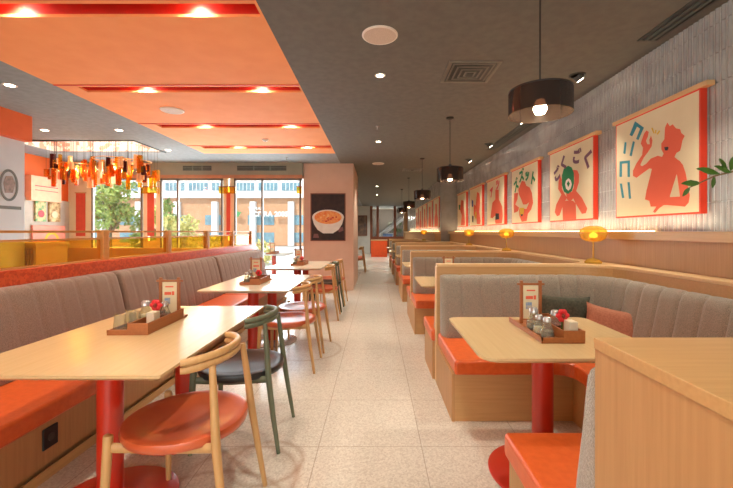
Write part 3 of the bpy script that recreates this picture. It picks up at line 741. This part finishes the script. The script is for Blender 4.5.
caddy(-1.325, 2.195, radians(2), 'on the nearest left table', kind='b', big=1.0, mx=.085)
caddy(-1.30, 4.05, 0, 'on the second left table', kind='c')
caddy(-1.27, 6.2, 0, 'on the third left table', kind='c')
caddy(-2.55, 9.2, 0, 'on the white table beyond the glass', full=False)
caddy(.90, 4.22, 0, 'on the second booth table', full=False)

# ================================================================== PICTURES ON THE RIGHT WALL
def poly3(b, pts, d0, d1, w, x=0):
    # picture plane coords (u from the far edge, v from the bottom) -> local (x, y, z), prism thickness along -x
    v = [(-d0, -p[0], p[1]) for p in pts]+[(-d1, -p[0], p[1]) for p in pts]; n = len(pts)
    b.add(v, [tuple(range(n)), tuple(range(2*n-1, n-1, -1))]+[(i, (i+1) % n, n+(i+1) % n, n+i) for i in range(n)])
T1 = [('figure', PRED, [
 [(0.615, 0.711), (0.639, 0.676), (0.667, 0.683), (0.696, 0.645), (0.735, 0.627), (0.745, 0.597), (0.775, 0.568), (0.755, 0.538), (0.745, 0.499), (0.735, 0.469), (0.701, 0.46), (0.683, 0.433), (0.714, 0.406), (0.704, 0.305), (0.639, 0.145), (0.648, 0.075), (0.578, 0.08), (0.534, 0.06), (0.489, 0.024), (0.468, 0.035), (0.504, 0.074), (0.443, 0.078), (0.427, 0.126), (0.378, 0.142), (0.395, 0.212), (0.443, 0.346), (0.458, 0.39), (0.474, 0.469), (0.519, 0.476), (0.563, 0.458), (0.578, 0.481), (0.555, 0.52), (0.555, 0.565), (0.586, 0.591), (0.592, 0.678)],
 [(0.683, 0.427), (0.73, 0.396), (0.76, 0.359), (0.785, 0.293), (0.8, 0.208), (0.819, 0.134), (0.81, 0.083), (0.778, 0.055), (0.688, 0.068), (0.62, 0.077), (0.628, 0.137), (0.735, 0.132), (0.709, 0.287), (0.688, 0.351)],
 [(0.519, 0.476), (0.443, 0.468), (0.395, 0.437), (0.345, 0.422), (0.322, 0.438), (0.362, 0.491), (0.411, 0.528), (0.452, 0.566), (0.461, 0.61), (0.446, 0.654), (0.427, 0.626), (0.433, 0.587), (0.404, 0.594), (0.388, 0.626), (0.408, 0.654), (0.42, 0.691), (0.395, 0.71), (0.369, 0.693), (0.345, 0.651), (0.329, 0.619), (0.355, 0.576), (0.345, 0.518), (0.277, 0.459), (0.234, 0.404), (0.234, 0.359), (0.277, 0.336), (0.345, 0.362), (0.427, 0.391), (0.477, 0.376)]]),
 ('lettering', PTEAL, [[(0.259, 0.826), (0.365, 0.742), (0.301, 0.655), (0.273, 0.669), (0.322, 0.744), (0.284, 0.774), (0.224, 0.706), (0.191, 0.725)],
 [(0.127, 0.68), (0.15, 0.669), (0.135, 0.57), (0.108, 0.581)], [(0.234, 0.661), (0.256, 0.649), (0.216, 0.533), (0.191, 0.545)],
 [(0.06, 0.517), (0.194, 0.502), (0.194, 0.355), (0.165, 0.36), (0.165, 0.482), (0.088, 0.491), (0.088, 0.371), (0.056, 0.376)],
 [(0.06, 0.315), (0.088, 0.311), (0.119, 0.178), (0.092, 0.178)], [(0.165, 0.314), (0.191, 0.31), (0.209, 0.164), (0.183, 0.164)]]),
 ('mouth', PDRK, [[(0.586, 0.528), (0.62, 0.525), (0.628, 0.514), (0.617, 0.497), (0.595, 0.502)]]),
 ('sparks', PYEL, [[(0.452, 0.713), (0.461, 0.715), (0.483, 0.667), (0.477, 0.664)], [(0.495, 0.687), (0.504, 0.685), (0.501, 0.658), (0.492, 0.66)], [(0.534, 0.672), (0.543, 0.663), (0.519, 0.644), (0.51, 0.651)]])]
T2 = [('figure', PRED, [
 [(0.272, 0.551), (0.234, 0.486), (0.224, 0.397), (0.304, 0.322), (0.176, 0.21), (0.136, 0.116), (0.195, 0.065), (0.258, 0.072), (0.364, 0.215), (0.439, 0.27), (0.364, 0.335), (0.318, 0.386), (0.309, 0.504)],
 [(0.566, 0.577), (0.659, 0.553), (0.694, 0.502), (0.69, 0.418), (0.635, 0.328), (0.751, 0.241), (0.853, 0.119), (0.825, 0.071), (0.751, 0.067), (0.619, 0.195), (0.566, 0.258), (0.537, 0.316), (0.587, 0.377), (0.595, 0.485)],
 [(0.409, 0.341), (0.566, 0.324), (0.566, 0.243), (0.504, 0.222), (0.439, 0.247)],
 [(0.328, 0.222), (0.417, 0.238), (0.566, 0.225), (0.627, 0.188), (0.635, 0.012), (0.341, 0.012)]]),
 ('bowl', PGRN, [[(0.461, 0.64), (0.364, 0.623), (0.318, 0.549), (0.318, 0.432), (0.373, 0.345), (0.461, 0.311), (0.546, 0.337), (0.587, 0.42), (0.587, 0.541), (0.537, 0.609)]]),
 ('bowl_ring', PWHT, [[(0.47, 0.494), (0.417, 0.475), (0.395, 0.434), (0.417, 0.379), (0.47, 0.35), (0.521, 0.367), (0.546, 0.415), (0.521, 0.465)]]),
 ('bowl_centre', PGRN, [[(0.47, 0.463), (0.435, 0.436), (0.47, 0.391), (0.504, 0.427)]])]
T3 = [('figure', PRED, [
 [(0.424, 0.654), (0.536, 0.626), (0.597, 0.557), (0.714, 0.518), (0.798, 0.426), (0.837, 0.282), (0.77, 0.193), (0.656, 0.14), (0.609, 0.033), (0.424, 0.023), (0.334, 0.118), (0.314, 0.221), (0.424, 0.23), (0.60, 0.21), (0.70, 0.30), (0.597, 0.277), (0.475, 0.286), (0.379, 0.394), (0.314, 0.451), (0.281, 0.532)],
 [(0.109, 0.493), (0.281, 0.485), (0.247, 0.38), (0.158, 0.309), (0.321, 0.246), (0.268, 0.193), (0.102, 0.175), (0.088, 0.288)]]),
 ('bowl', PYEL, [[(0.334, 0.245), (0.524, 0.233), (0.487, 0.131), (0.379, 0.121)]]), ('noodles', PDRK, [[(.39, .14), (.47, .14), (.45, .11), (.41, .11)]])]
T4 = [('figure', PRED, [[(0.519, 0.66), (0.704, 0.639), (0.722, 0.458), (0.90, 0.324), (0.93, 0.148), (0.88, 0.02), (0.538, 0.02), (0.49, 0.077), (0.631, 0.164), (0.49, 0.17), (0.343, 0.129), (0.221, 0.149), (0.343, 0.428), (0.519, 0.476)]]),
 ('drink', PDRK, [[(0.538, 0.214), (0.722, 0.204), (0.74, 0.099), (0.519, 0.092)]])]
T5 = [('figure', PRED, [[(.62, .75), (.80, .70), (.86, .5), (.80, .3), (.90, .1), (.86, .03), (.60, .04), (.55, .3), (.50, .45)], [(.35, .5), (.5, .45), (.52, .3), (.42, .2), (.34, .3)]]),
 ('blue_blot', PBLU, [[(.16, .62), (.30, .58), (.30, .45), (.18, .44)]]), ('yellow_blot', PYEL, [[(.45, .33), (.58, .3), (.55, .15), (.44, .18)]]), ('dark_blot', PDRK, [[(.2, .25), (.32, .22), (.3, .08), (.22, .1)]])]
T6 = [('figure', PRED, [[(.45, .7), (.7, .66), (.75, .4), (.85, .1), (.8, .03), (.4, .04), (.5, .3), (.3, .45)]]), ('green_blot', PGRN, [[(.15, .6), (.35, .58), (.3, .45), (.18, .46)]])]
T7 = [('figure', PRED, [[(.35, .72), (.65, .70), (.7, .4), (.85, .25), (.8, .03), (.2, .03), (.2, .3), (.36, .42)]])]
ww = []
def picture(yfar, w, x, art, label, text=None, dp=.05):
    t = thing('canvas_scroll', label, 'wall picture', (x, yfar, 1.425), 0, 'red edged canvas pictures on the tiled wall')
    h = .865
    # canvas block: red sides, cream face
    if dp < .05: x += .03; t.location.x = x
    MB().box(-.05, -w, 0, -.004+(.0 if dp == .05 else -.024), 0, h).build('stretcher', PEDGE, t)
    MB().box(-.0515, -w+.012, .012, -.0505, -.012, h-.012).build('canvas', CRM, t)
    MB().box(-.062, -w-.06, h, -.002, .035, h+.034).build('top_bar', PINE, t, bevel=.003)
    for k, (nm, m, polys) in enumerate(art):
        b = MB()
        for q, p in enumerate(polys): poly3(b, p, .0517, .0525+.0008*k+.00015*q, w)
        b.build(nm, m, t)
    if text:
        for (s, u, v, size, ang, m) in text:
            M = Matrix.Translation((-.0542, -u, v)) @ Matrix.Rotation(-pi/2, 4, 'Z') @ Matrix.Rotation(pi/2, 4, 'X') @ Matrix.Rotation(radians(ang), 4, 'Z')
            text_part(s, size, m, t, M, 'lettering', .0005, .011)
    return t
pc = [('man in profile raising his hand beside teal letters', 3.47, .94, T1, None),
      ('figure drinking from a green bowl below plum letters', 4.79, 1.0, T2, [('ご', .20, .57, .17, 25, PPUR), ('く', .36, .68, .17, 15, PPUR), ('ご', .64, .70, .17, -10, PPUR), ('く', .86, .63, .2, -20, PPUR)]),
      ('figure slurping noodles below green letters', 6.13, 1.03, T3, [('ズ', .2, .6, .2, 25, PGRN), ('ズ', .42, .72, .2, 8, PGRN), ('ッ', .63, .70, .18, -8, PGRN), ('ト', .83, .62, .2, -20, PGRN)]),
      ('figure lifting a dish below pink letters', 7.49, 1.04, T4, [('ア', .3, .62, .2, 15, PPNK), ('ツ', .65, .72, .2, -10, PPNK)]),
      ('red figure with blue and yellow shapes', 8.85, 1.04, T5, None),
      ('last one before the wall steps in, green blot', 10.2, 1.0, T6, None)]
for lab, yf, w, art, tx in pc: picture(yf, w-.035, XR-.012, art, 'red edged cream canvas, '+lab, tx)
for i in range(5):
    picture(11.75+1.33*i, 1.0, XS-.012, T7, 'small-looking canvas on the stepped far wall, %s of the five there' % ['nearest', 'second', 'third', 'fourth', 'farthest'][i], dp=.02)

# bowl poster on the pink column
t = thing('bowl_poster', 'framed dark poster showing a bowl of ramen on the pink column', 'poster', (-1.055, 8.2, 1.58))
MB().box(-.385, -.03, -.49, -.365, 0, .56).box(.365, -.03, -.49, .385, 0, .56).box(-.365, -.03, .54, .365, 0, .56).box(-.365, -.03, -.49, .365, 0, -.47).build('frame', FRM, t)
MB().box(-.365, -.02, -.47, .365, -.002, .54).build('print', PDRK, t)
A = [((.35)*cos(radians(a)), .03+.17*sin(radians(a))) for a in range(0, 181, 10)]
Bw = A+[(-.31, -.12), (-.23, -.24), (-.11, -.32), (.11, -.32), (.23, -.24), (.31, -.12)]
R = Matrix.Rotation(pi/2, 4, 'X')
MB().prism(Bw, .0205, .022, M=R).build('bowl', WHC, t)
MB().prism([(.30*cos(radians(a)), .03+.145*sin(radians(a))) for a in range(0, 360, 12)], .0222, .0235, M=R).build('soup', SOUP, t)
TOP = mat('topping', (196, 60, 30), .5, c2=(240, 190, 120), scale=9, lo=.45, hi=.55); rn = random.Random(3)
for k in range(16):
    a = rn.uniform(0, 6.28); r = rn.uniform(.03, .8); cx = .27*r*cos(a); cy = .03+.12*r*sin(a); MB().prism([(cx+.025*cos(q), cy+.018*sin(q)) for q in [j*pi/4 for j in range(8)]], .0237+.0001*k, .0250+.0001*k, M=R).build('topping', TOP, t)
MB().prism([(-.33, -.42), (-.2, -.42), (-.22, -.33), (-.31, -.33)], .0205, .0215, M=R).prism([(.2, -.2), (.33, -.18), (.34, -.26), (.24, -.3)], .0205, .0215, M=R).build('small_print', mat('poster_grey', (120, 84, 84), .7), t)

# ================================================================== LEFT ROOM
t = thing('oval_emblem_sign', 'grey wall graphic with an oval crest on the pale panel at the left edge', 'sign', (-4.6, 4.66, 1.88), pi/2)
M0 = Matrix.Rotation(pi/2, 4, 'X')
ring = MB(); EN = 28
def ell(rx, rz, a): return (rx*cos(a), rz*sin(a))
for k in range(EN):
    a, b = 2*pi*k/EN, 2*pi*(k+1)/EN
    ring.prism([ell(.12, .2, a), ell(.12, .2, b), ell(.095, .17, b), ell(.095, .17, a)], .002, .006, M=M0)
GREN = mat('graphic_grey', (110, 120, 116), .7)
ring.build('ring', GREN, t)
MB().prism([(-.07, .02), (-.04, .11), (.04, .12), (.08, .03), (.05, -.09), (-.05, -.1)], .002, .005, M=M0).build('crest', mat('graphic_taupe', (166, 150, 140), .7, c2=(120, 116, 110), scale=20), t)
MB().prism([(-.14, -.26), (.16, -.26), (.16, -.3), (-.14, -.3)], .002, .005, M=M0).build('caption_band', GREN, t)
t = thing('ribbed_cabinet', 'brown ribbed wooden cabinet seen through the amber glass at far left', 'cabinet', (-4.9, 4.9, 0))
MB().box(-.6, 0, 0, .42, .5, 1.12).build('body', OAKZ, t); rb = MB()
for k in range(24): rb.box(-.58+.041*k, -.02, .78, -.555+.041*k, 0, 1.08)
rb.build('slatted_front', FRM, t); MB().box(-.62, -.03, 1.12, .44, .52, 1.15).build('top', OAKX, t)
def wallbox(y0, y1, z0, z1, d, m, name, label, cat):
    t = thing(name, label, cat, (XL, y0, z0)); MB().box(0, 0, 0, d, y1-y0, z1-z0).build('board', m, t); return t
t = wallbox(7.1, 7.78, 1.9, 2.38, .12, mat('peach_board', (240, 190, 152), .7), 'menu_board', 'peach rectangular board on the orange wall left of the chandelier', 'board')
MB().box(.1202, .08, .28, .121, .60, .3).box(.1202, .08, .20, .121, .60, .215).build('lines', PPNK, t)
struct(MB().box(XL+.001, 7.0, 0, XL+.02, YW, 1.95).build('wall_left', mat('left_wall_grey', (196, 184, 168), .8)))
for i, (y0, y1) in enumerate(((7.27, 7.50), (7.58, 7.84))):
    t = wallbox(y0, y1, 1.5, 1.92, .05, mat('dish_photo_%d' % i, (226, 196, 140), .6, c2=((80, 150, 90) if i == 0 else (150, 110, 60)), scale=11, lo=.4, hi=.6), 'dish_picture', ['small food picture with green garnish on the far left wall', 'small food picture in cream and brown, right one on the far left wall'][i], 'picture')
    MB().lathe([(.001, .05), (.07, .05), (.07, .054), (.001, .054)], n=18, M=Matrix.Rotation(pi/2, 4, 'Y')).build('dish', [FLW, CRM][i], t, loc=(.001, .12, .15))
t = wallbox(7.2, 7.95, .9, 1.42, .06, mat('pink_board', (246, 152, 128), .7), 'pink_board', 'pink board with a yellow ring on the far left wall', 'board')
rg = MB()
for k in range(24):
    a, b = 2*pi*k/24, 2*pi*(k+1)/24
    rg.prism([(.17*cos(a), .17*sin(a)), (.17*cos(b), .17*sin(b)), (.12*cos(b), .12*sin(b)), (.12*cos(a), .12*sin(a))], .061, .064, M=Matrix(((0, 0, 1, 0), (1, 0, 0, 0), (0, 1, 0, 0), (0, 0, 0, 1))))
rg.build('ring', PYEL, t, loc=(0, .42, .22))
# red banners between the mullions, amber wall lamps
for i, (x0, x1, lab) in enumerate(((-6.52, -6.32, 'left of the trees'), (-4.97, -4.82, 'right of the trees'), (-3.25, -3.17, 'between the two windows showing the tan building'))):
    t = thing('red_banner', 'narrow vertical red banner on the window wall, '+lab, 'banner', ((x0+x1)/2, YW-.02, 1.2), 0, 'red banners')
    w = (x1-x0)/2
    MB().box(-w, 0, 0, w, .01, .93).build('cloth', mat('banner_red', (216, 84, 60), .7), t); MB().box(-w-.02, -.005, .93, w+.02, .015, .95).build('rod', OAKX, t)
for i, (x, lab) in enumerate(((-4.89, 'right of the trees'), (-3.21, 'between the two right windows'), (-1.66, 'beside the pink column'))):
    t = thing('amber_wall_lamp', 'small amber glass wall lamp at the window head, '+lab, 'wall lamp', (x, YW-.06, 2.12), 0, 'amber wall lamps')
    w = .18 if x < -2 else .05
    MB().box(-w, -.03, 0, w, .03, .14).build('glass_block', AMB, t); MB().box(-w-.01, -.035, .14, w+.01, .035, .155).build('cap', FRM, t)
# bulkhead grilles
for x0, x1 in ((-4.2, -3.58), (-3.02, -1.95)):
    t = thing('linear_grille', 'dark slatted grille in the bulkhead over the windows, %s one' % ('left' if x0 < -4 else 'right'), 'air vent', (x0, YW, 2.62), 0)
    MB().box(0, -.01, 0, x1-x0, -.001, .11).build('backing', DKM, t); fr = MB()
    for k in range(4): fr.box(0, -.018, .0+.033*k, x1-x0, -.0105, .012+.033*k)
    fr.box((x1-x0)*.33, -.02, 0, (x1-x0)*.33+.02, -.0105, .11).box((x1-x0)*.66, -.02, 0, (x1-x0)*.66+.02, -.0105, .11)
    fr.build('slats', mat('grille_slat', (112, 120, 108), .6), t)

# chandelier of amber glass tubes
ch = thing('amber_chandelier', 'wide chandelier of hanging amber glass tubes below the lit ceiling recess', 'chandelier', (-4.85, 6.6, HC+.4))
rn = random.Random(11)
wires = MB()
cols = [AMB, AMB2, AMB2, AMB, AMB3, AMB4, AMB4, AMB]
for k in range(96):
    u = (k+.5)/96; x = -.86+1.75*u+rn.uniform(-.03, .03); y = rn.uniform(-.36, .36)
    top = rn.uniform(2.30, 2.66)-.04*abs(u-.5); ln = rn.uniform(.12, .30); bot = max(2.02, top-ln); r = rn.uniform(.022, .044)
    zt = top-(HC+.4); zb = bot-(HC+.4)
    m = cols[rn.randrange(8)]
    MB().lathe([(r-.004, zt), (r, zt), (r, zb), (r-.004, zb), (r-.004, zt)], x, y, 0, 14).build('glass_tube', m, ch)
    wires.tube([(x, y, 0), (x, y, zt)], .002, 5)
    wires.tube([(x-r, y, zt-.01), (x+r, y, zt-.01)], .0025, 5)
wires.build('wires', DKM, ch)
rg2 = MB()
for (cx, rr, zz) in ((-.5, .3, -.72), (.2, .32, -.62), (.55, .28, -.66)):
    rg2.tube([(cx+rr*cos(a*pi/12), rr*.9*sin(a*pi/12), zz) for a in range(25)], .006, 6)
rg2.build('hoops', mat('brass', (214, 140, 60), .35, metal=.8), ch)
MB().box(-.95, -.4, -.02, .95, .4, 0).build('ceiling_plate', WHM, ch)
for x, y in ((-5.3, 6.6), (-4.4, 6.6)): point('chandelier_lamp', (x, y, 2.4), 12, WARM, .06)
point('recess_lamp', (-5, 6.6, HC+.3), 10, SOFT, .1)

# furniture beyond the railing
table(-3.55, 4.4, .9, 1.6, (-.45, .45), 'oak table in the side room seen through the amber glass, nearer one', r=.02)
table(-4.2, 6.9, 1.6, .8, (0,), 'oak table in the side room below the chandelier', r=.02)
t = thing('side_room_bench', 'low orange bench below the windows in the side room', 'bench', (-4.85, 7.6, 0))
MB().box(-1.7, 0, 0, 1.7, .4, .38).build('plinth', OAKX, t); MB().box(-1.72, -.02, .381, 1.72, .4, .45).build('seat_cushion', LEA, t, bevel=.015); MB().box(-1.7, .3, .451, 1.7, .4, .95).build('backrest', OAKX, t, bevel=.01)

# far end of the hall
for x, y in ((-.9, 13.2), (-.7, 17.5), (.3, 18), (.4, 20.5)): spot('hall_fill', (x, y, 2.77), (0, 0, 0), 90, SOFT, 140, .9, .06)  # added fill lights without fixtures, brightening the far end
t = thing('orange_host_counter', 'orange counter at the far end of the aisle', 'counter', (.15, 19.0, 0))
MB().box(-.4, 0, 0, .42, .5, .83).build('body', PORC, t); MB().box(-.42, -.02, .83, .44, .52, .87).build('top', OAKX, t); MB().box(-.35, -.008, .08, .37, 0, .75).build('front_panel', PORC, t)
t = thing('hall_poster', 'dark framed poster on the white wall at the far end of the corridor', 'poster', (-.82, 21.98, 1.05))
MB().box(-.3, -.02, 0, .3, .015, 1.2).build('frame', FRM, t); MB().box(-.26, -.026, .04, .26, -.0205, 1.16).build('print', mat('hall_print', (90, 80, 82), .6, c2=(150, 120, 100), scale=4), t)
struct(MB().box(-3, YF+3.1, 0, 3, YF+3.2, HC).build('wall_mall', MALL))
t = thing('escalator', 'escalator rising to the right behind the far glass', 'escalator', (.2, 23.6, .8))
Mx = Matrix.Rotation(radians(-38), 4, 'Y')
MB().box(-.8, 0, 0, 2.0, .6, .16, M=Mx).build('truss', mat('escalator_white', (224, 220, 214), .4), t); MB().box(-.8, 0, .30, 2.0, .05, .36, M=Mx).build('handrail', BLK, t); MB().box(-.8, .01, .16, 2.0, .03, .30, M=Mx).build('side_panel', STEEL, t)
def blob_tree(x, y, z0, h, rx, rz, m, label, n=900, s=.1, name='tree', cat='tree', trunk=True, seed=1):
    rn = random.Random(seed); t = thing(name, label, cat, (x, y, 0)); b = MB()
    cl = [(rn.gauss(0, .5)*rx, rn.gauss(0, .4)*rx, z0+h/2+rn.uniform(-.42, .42)*h, rn.uniform(.25, .5)*rx) for _ in range(14)]
    for k in range(n):
        c = cl[k % 14]; a = rn.uniform(0, 2*pi); e = math.asin(rn.uniform(-1, 1)); q = c[3]*rn.uniform(.6, 1)
        p = Vector((c[0]+q*cos(a)*cos(e), c[1]+q*sin(a)*cos(e), max(.05, c[2]+q*sin(e))))
        u = Vector((rn.gauss(0, 1), rn.gauss(0, 1), rn.gauss(0, 1))).normalized(); w = u.cross(Vector((rn.gauss(0, 1), rn.gauss(0, 1), 1))).normalized()
        b.add([p-u*s, p+w*s*.4, p+u*s, p-w*s*.4], [(0, 1, 2, 3)])
    b.build('foliage', m, t)
    if trunk:
        tk = MB().tube([(0, 0, 0), (.05, 0, z0+h*.3), (-.05, .1, z0+h*.7)], [.09, .07, .03], 8)
        for k in range(5):
            a = k*1.25; tk.tube([(.03, 0, z0+h*.2+.1*k), (rx*.6*cos(a), rx*.6*sin(a), z0+h*.45+.15*k)], [.04, .012], 6)
        tk.build('trunk', TRK, t)
    return t
blob_tree(.95+.3, 24.3, 1.0, 1.0, .45, .5, LEAF, 'dark green plant behind the far glass', 260, .07, 'potted_plant', 'plant', seed=5)
t = thing('display_stand', 'pale display stand with blue panel behind the far glass', 'display', (.75, 23.6, 0)); MB().box(-.35, 0, 0, .35, .3, 1.2).build('body', WHP, t); MB().box(-.3, -.02, .9, .3, 0, 1.15).build('panel', mat('blue_panel', (120, 150, 200), .5), t)
for x in (.1, 1.0): point('mall_lamp', (x, 24.2, 2.2), 30, SOFT, .1)

# ================================================================== OUTDOORS
struct(MB().box(-60, YW+.1, -.14, -1.6, 60, -.05).build('ground', PAVE))
b = thing('shop_building', 'long shop building across the road with white upper band, tan wall and a shop sign', 'building', (-19, 34, 0))
MB().box(-22, 0, 0, 21, 6, 7.2).build('wall', FACT, b); MB().box(-22, -.4, 4.35, 21, -.001, 6.6).build('upper_band', FACW, b)
rn = random.Random(4)
wx = -21
while wx < 20.3:
    wd = MB().box(wx, -.45, 5.0, wx+1.7, -.401, 5.7).build('window', FACG, b)
    bars = MB()
    for k in range(4): bars.box(wx+.34*(k+1), -.47, 5.0, wx+.34*(k+1)+.05, -.451, 5.7)
    bars.build('mullion', FACW, wd); wx += 2.1
for k in range(12): MB().box(-20+3.45*k, -.45, 0, -19.5+3.45*k, -.02, 4.0).build('column', FACW, b)
for z in (.3, 1.9):
    for k in range(10): MB().box(-20+3.9*k, -.04, z, -17.6+3.9*k, -.001, z+.9).build('shop_window', FACG, b)
sg = MB().prism([(6.0, 2.85), (6.4, 3.4), (6.55, 3.1), (6.9, 3.05), (6.6, 2.6)], .5, .56, M=Matrix.Rotation(pi/2, 4, 'X')).build('leaf_logo', mat('sign_green', (80, 150, 90), .6), b)
text_part('TAMAN', .42, FACW, b, Matrix.Translation((8.2, -.5, 3.35)) @ Matrix.Rotation(pi/2, 4, 'X'), 'sign_text', .03)
text_part('CITRA 2005', .62, FACW, b, Matrix.Translation((9.5, -.5, 2.85)) @ Matrix.Rotation(pi/2, 4, 'X'), 'sign_text', .03, .02)
blob_tree(-10.2, 14.2, .5, 3.4, 1.15, 1, FOL, 'bright green leafy tree outside the left window', 2600, .12, seed=2)
blob_tree(-8.9, 15.5, .2, 2.4, .9, 1, FOL, 'second pale green tree right behind the first, left window', 1600, .11, seed=3)
blob_tree(-7.2, 13.5, .1, 1.7, .8, 1, FOL2, 'pale yellow green bush outside the middle window, left part', 1300, .1, 'garden_bush', 'bush', False, 4)
blob_tree(-6.0, 14.8, .1, .9, .8, 1, FOL2, 'low yellow green bush outside the middle window, right part', 900, .1, 'garden_bush', 'bush', False, 6)
blob_tree(-4.9, 15.0, .1, .75, .7, 1, FOL2, 'low bush with pale leaves outside beside the tan building', 700, .09, 'garden_bush', 'bush', False, 8)

# ================================================================== BRANCH IN THE RIGHT FOREGROUND
t = thing('branch_in_vase', 'leafy green branch reaching in at the right edge, from a vase on the counter', 'plant', (1.10, .93, HP))
t.location = (1.095, .72, HP)
MB().lathe([(.05, 0), (.065, .04), (.06, .12), (.03, .2), (.035, .24), (.028, .24), (.024, .2), (.05, .12), (.001, .01)], n=24).build('vase', WHC, t)
stem = [(0, 0, .03), (.0, .0, .26), (-.03, .05, .38), (-.10, .12, .44), (-.17, .18, .44), (-.24, .22, .42), (-.28, .245, .395)]
sb = MB().tube(stem, [.004, .004, .0035, .003, .0025, .002, .0015], 7); sb.tube([(-.10, .12, .44), (-.14, .15, .48), (-.17, .16, .49)], .0015, 5); sb.tube([(-.05, .07, .40), (-.09, .09, .36), (-.12, .10, .33)], .0015, 5)
sb.build('stem', STEM, t)
def leaf(b, p, d, L, w):
    p = Vector(p); d = Vector(d).normalized(); s = d.cross(Vector((.35, -1, .45))).normalized(); nrm = s.cross(d)
    vs = [p]
    prof = [(.2, .6), (.45, 1), (.7, .8), (.9, .35)]
    for a, ww_ in prof: vs += [p+d*L*a+s*w*ww_+nrm*.1*w, p+d*L*a-nrm*.25*w, p+d*L*a-s*w*ww_+nrm*.1*w]
    vs.append(p+d*L)
    f = [(0, 1, 2), (0, 2, 3)]
    for k in range(3):
        q = 1+3*k; f += [(q, q+3, q+4, q+1), (q+1, q+4, q+5, q+2)]
    f += [(10, 13, 11), (11, 13, 12)]
    b.add(vs, f, True)
for (p, d, L, w) in (((-.23, .215, .425), (-1, .1, .25), .055, .011), ((-.26, .235, .405), (-1, 0, -.05), .05, .009), ((-.28, .245, .395), (-.6, 0, -.7), .03, .006), ((-.24, .22, .42), (-.2, 0, -1), .03, .008),
                     ((-.15, .165, .44), (-.7, 0, .6), .045, .012), ((-.17, .16, .485), (-.3, 0, 1), .04, .013), ((-.13, .14, .46), (-1, .1, .1), .05, .010), ((-.12, .13, .45), (.4, 0, -1), .04, .013),
                     ((-.16, .17, .44), (-.3, 0, -1), .035, .014), ((-.12, .10, .335), (-.8, 0, -.3), .045, .011), ((-.08, .09, .44), (.2, 0, 1), .05, .014), ((-.10, .1, .35), (.1, 0, 1), .035, .01), ((-.05, .07, .41), (-.6, 0, .5), .05, .012), ((-.215, .205, .43), (.3, 0, 1), .04, .012), ((-.22, .207, .43), (-.6, 0, 1), .036, .012), ((-.21, .2, .43), (.5, 0, -.9), .04, .013), ((-.215, .2, .425), (-.9, 0, .35), .045, .010), ((-.175, .19, .395), (-.8, 0, -.7), .045, .012), ((-.20, .2, .435), (.9, 0, .5), .04, .012)):
    b = MB(); leaf(b, p, d, L*1.05, w*1.05); b.build('leaf', LEAF, t)
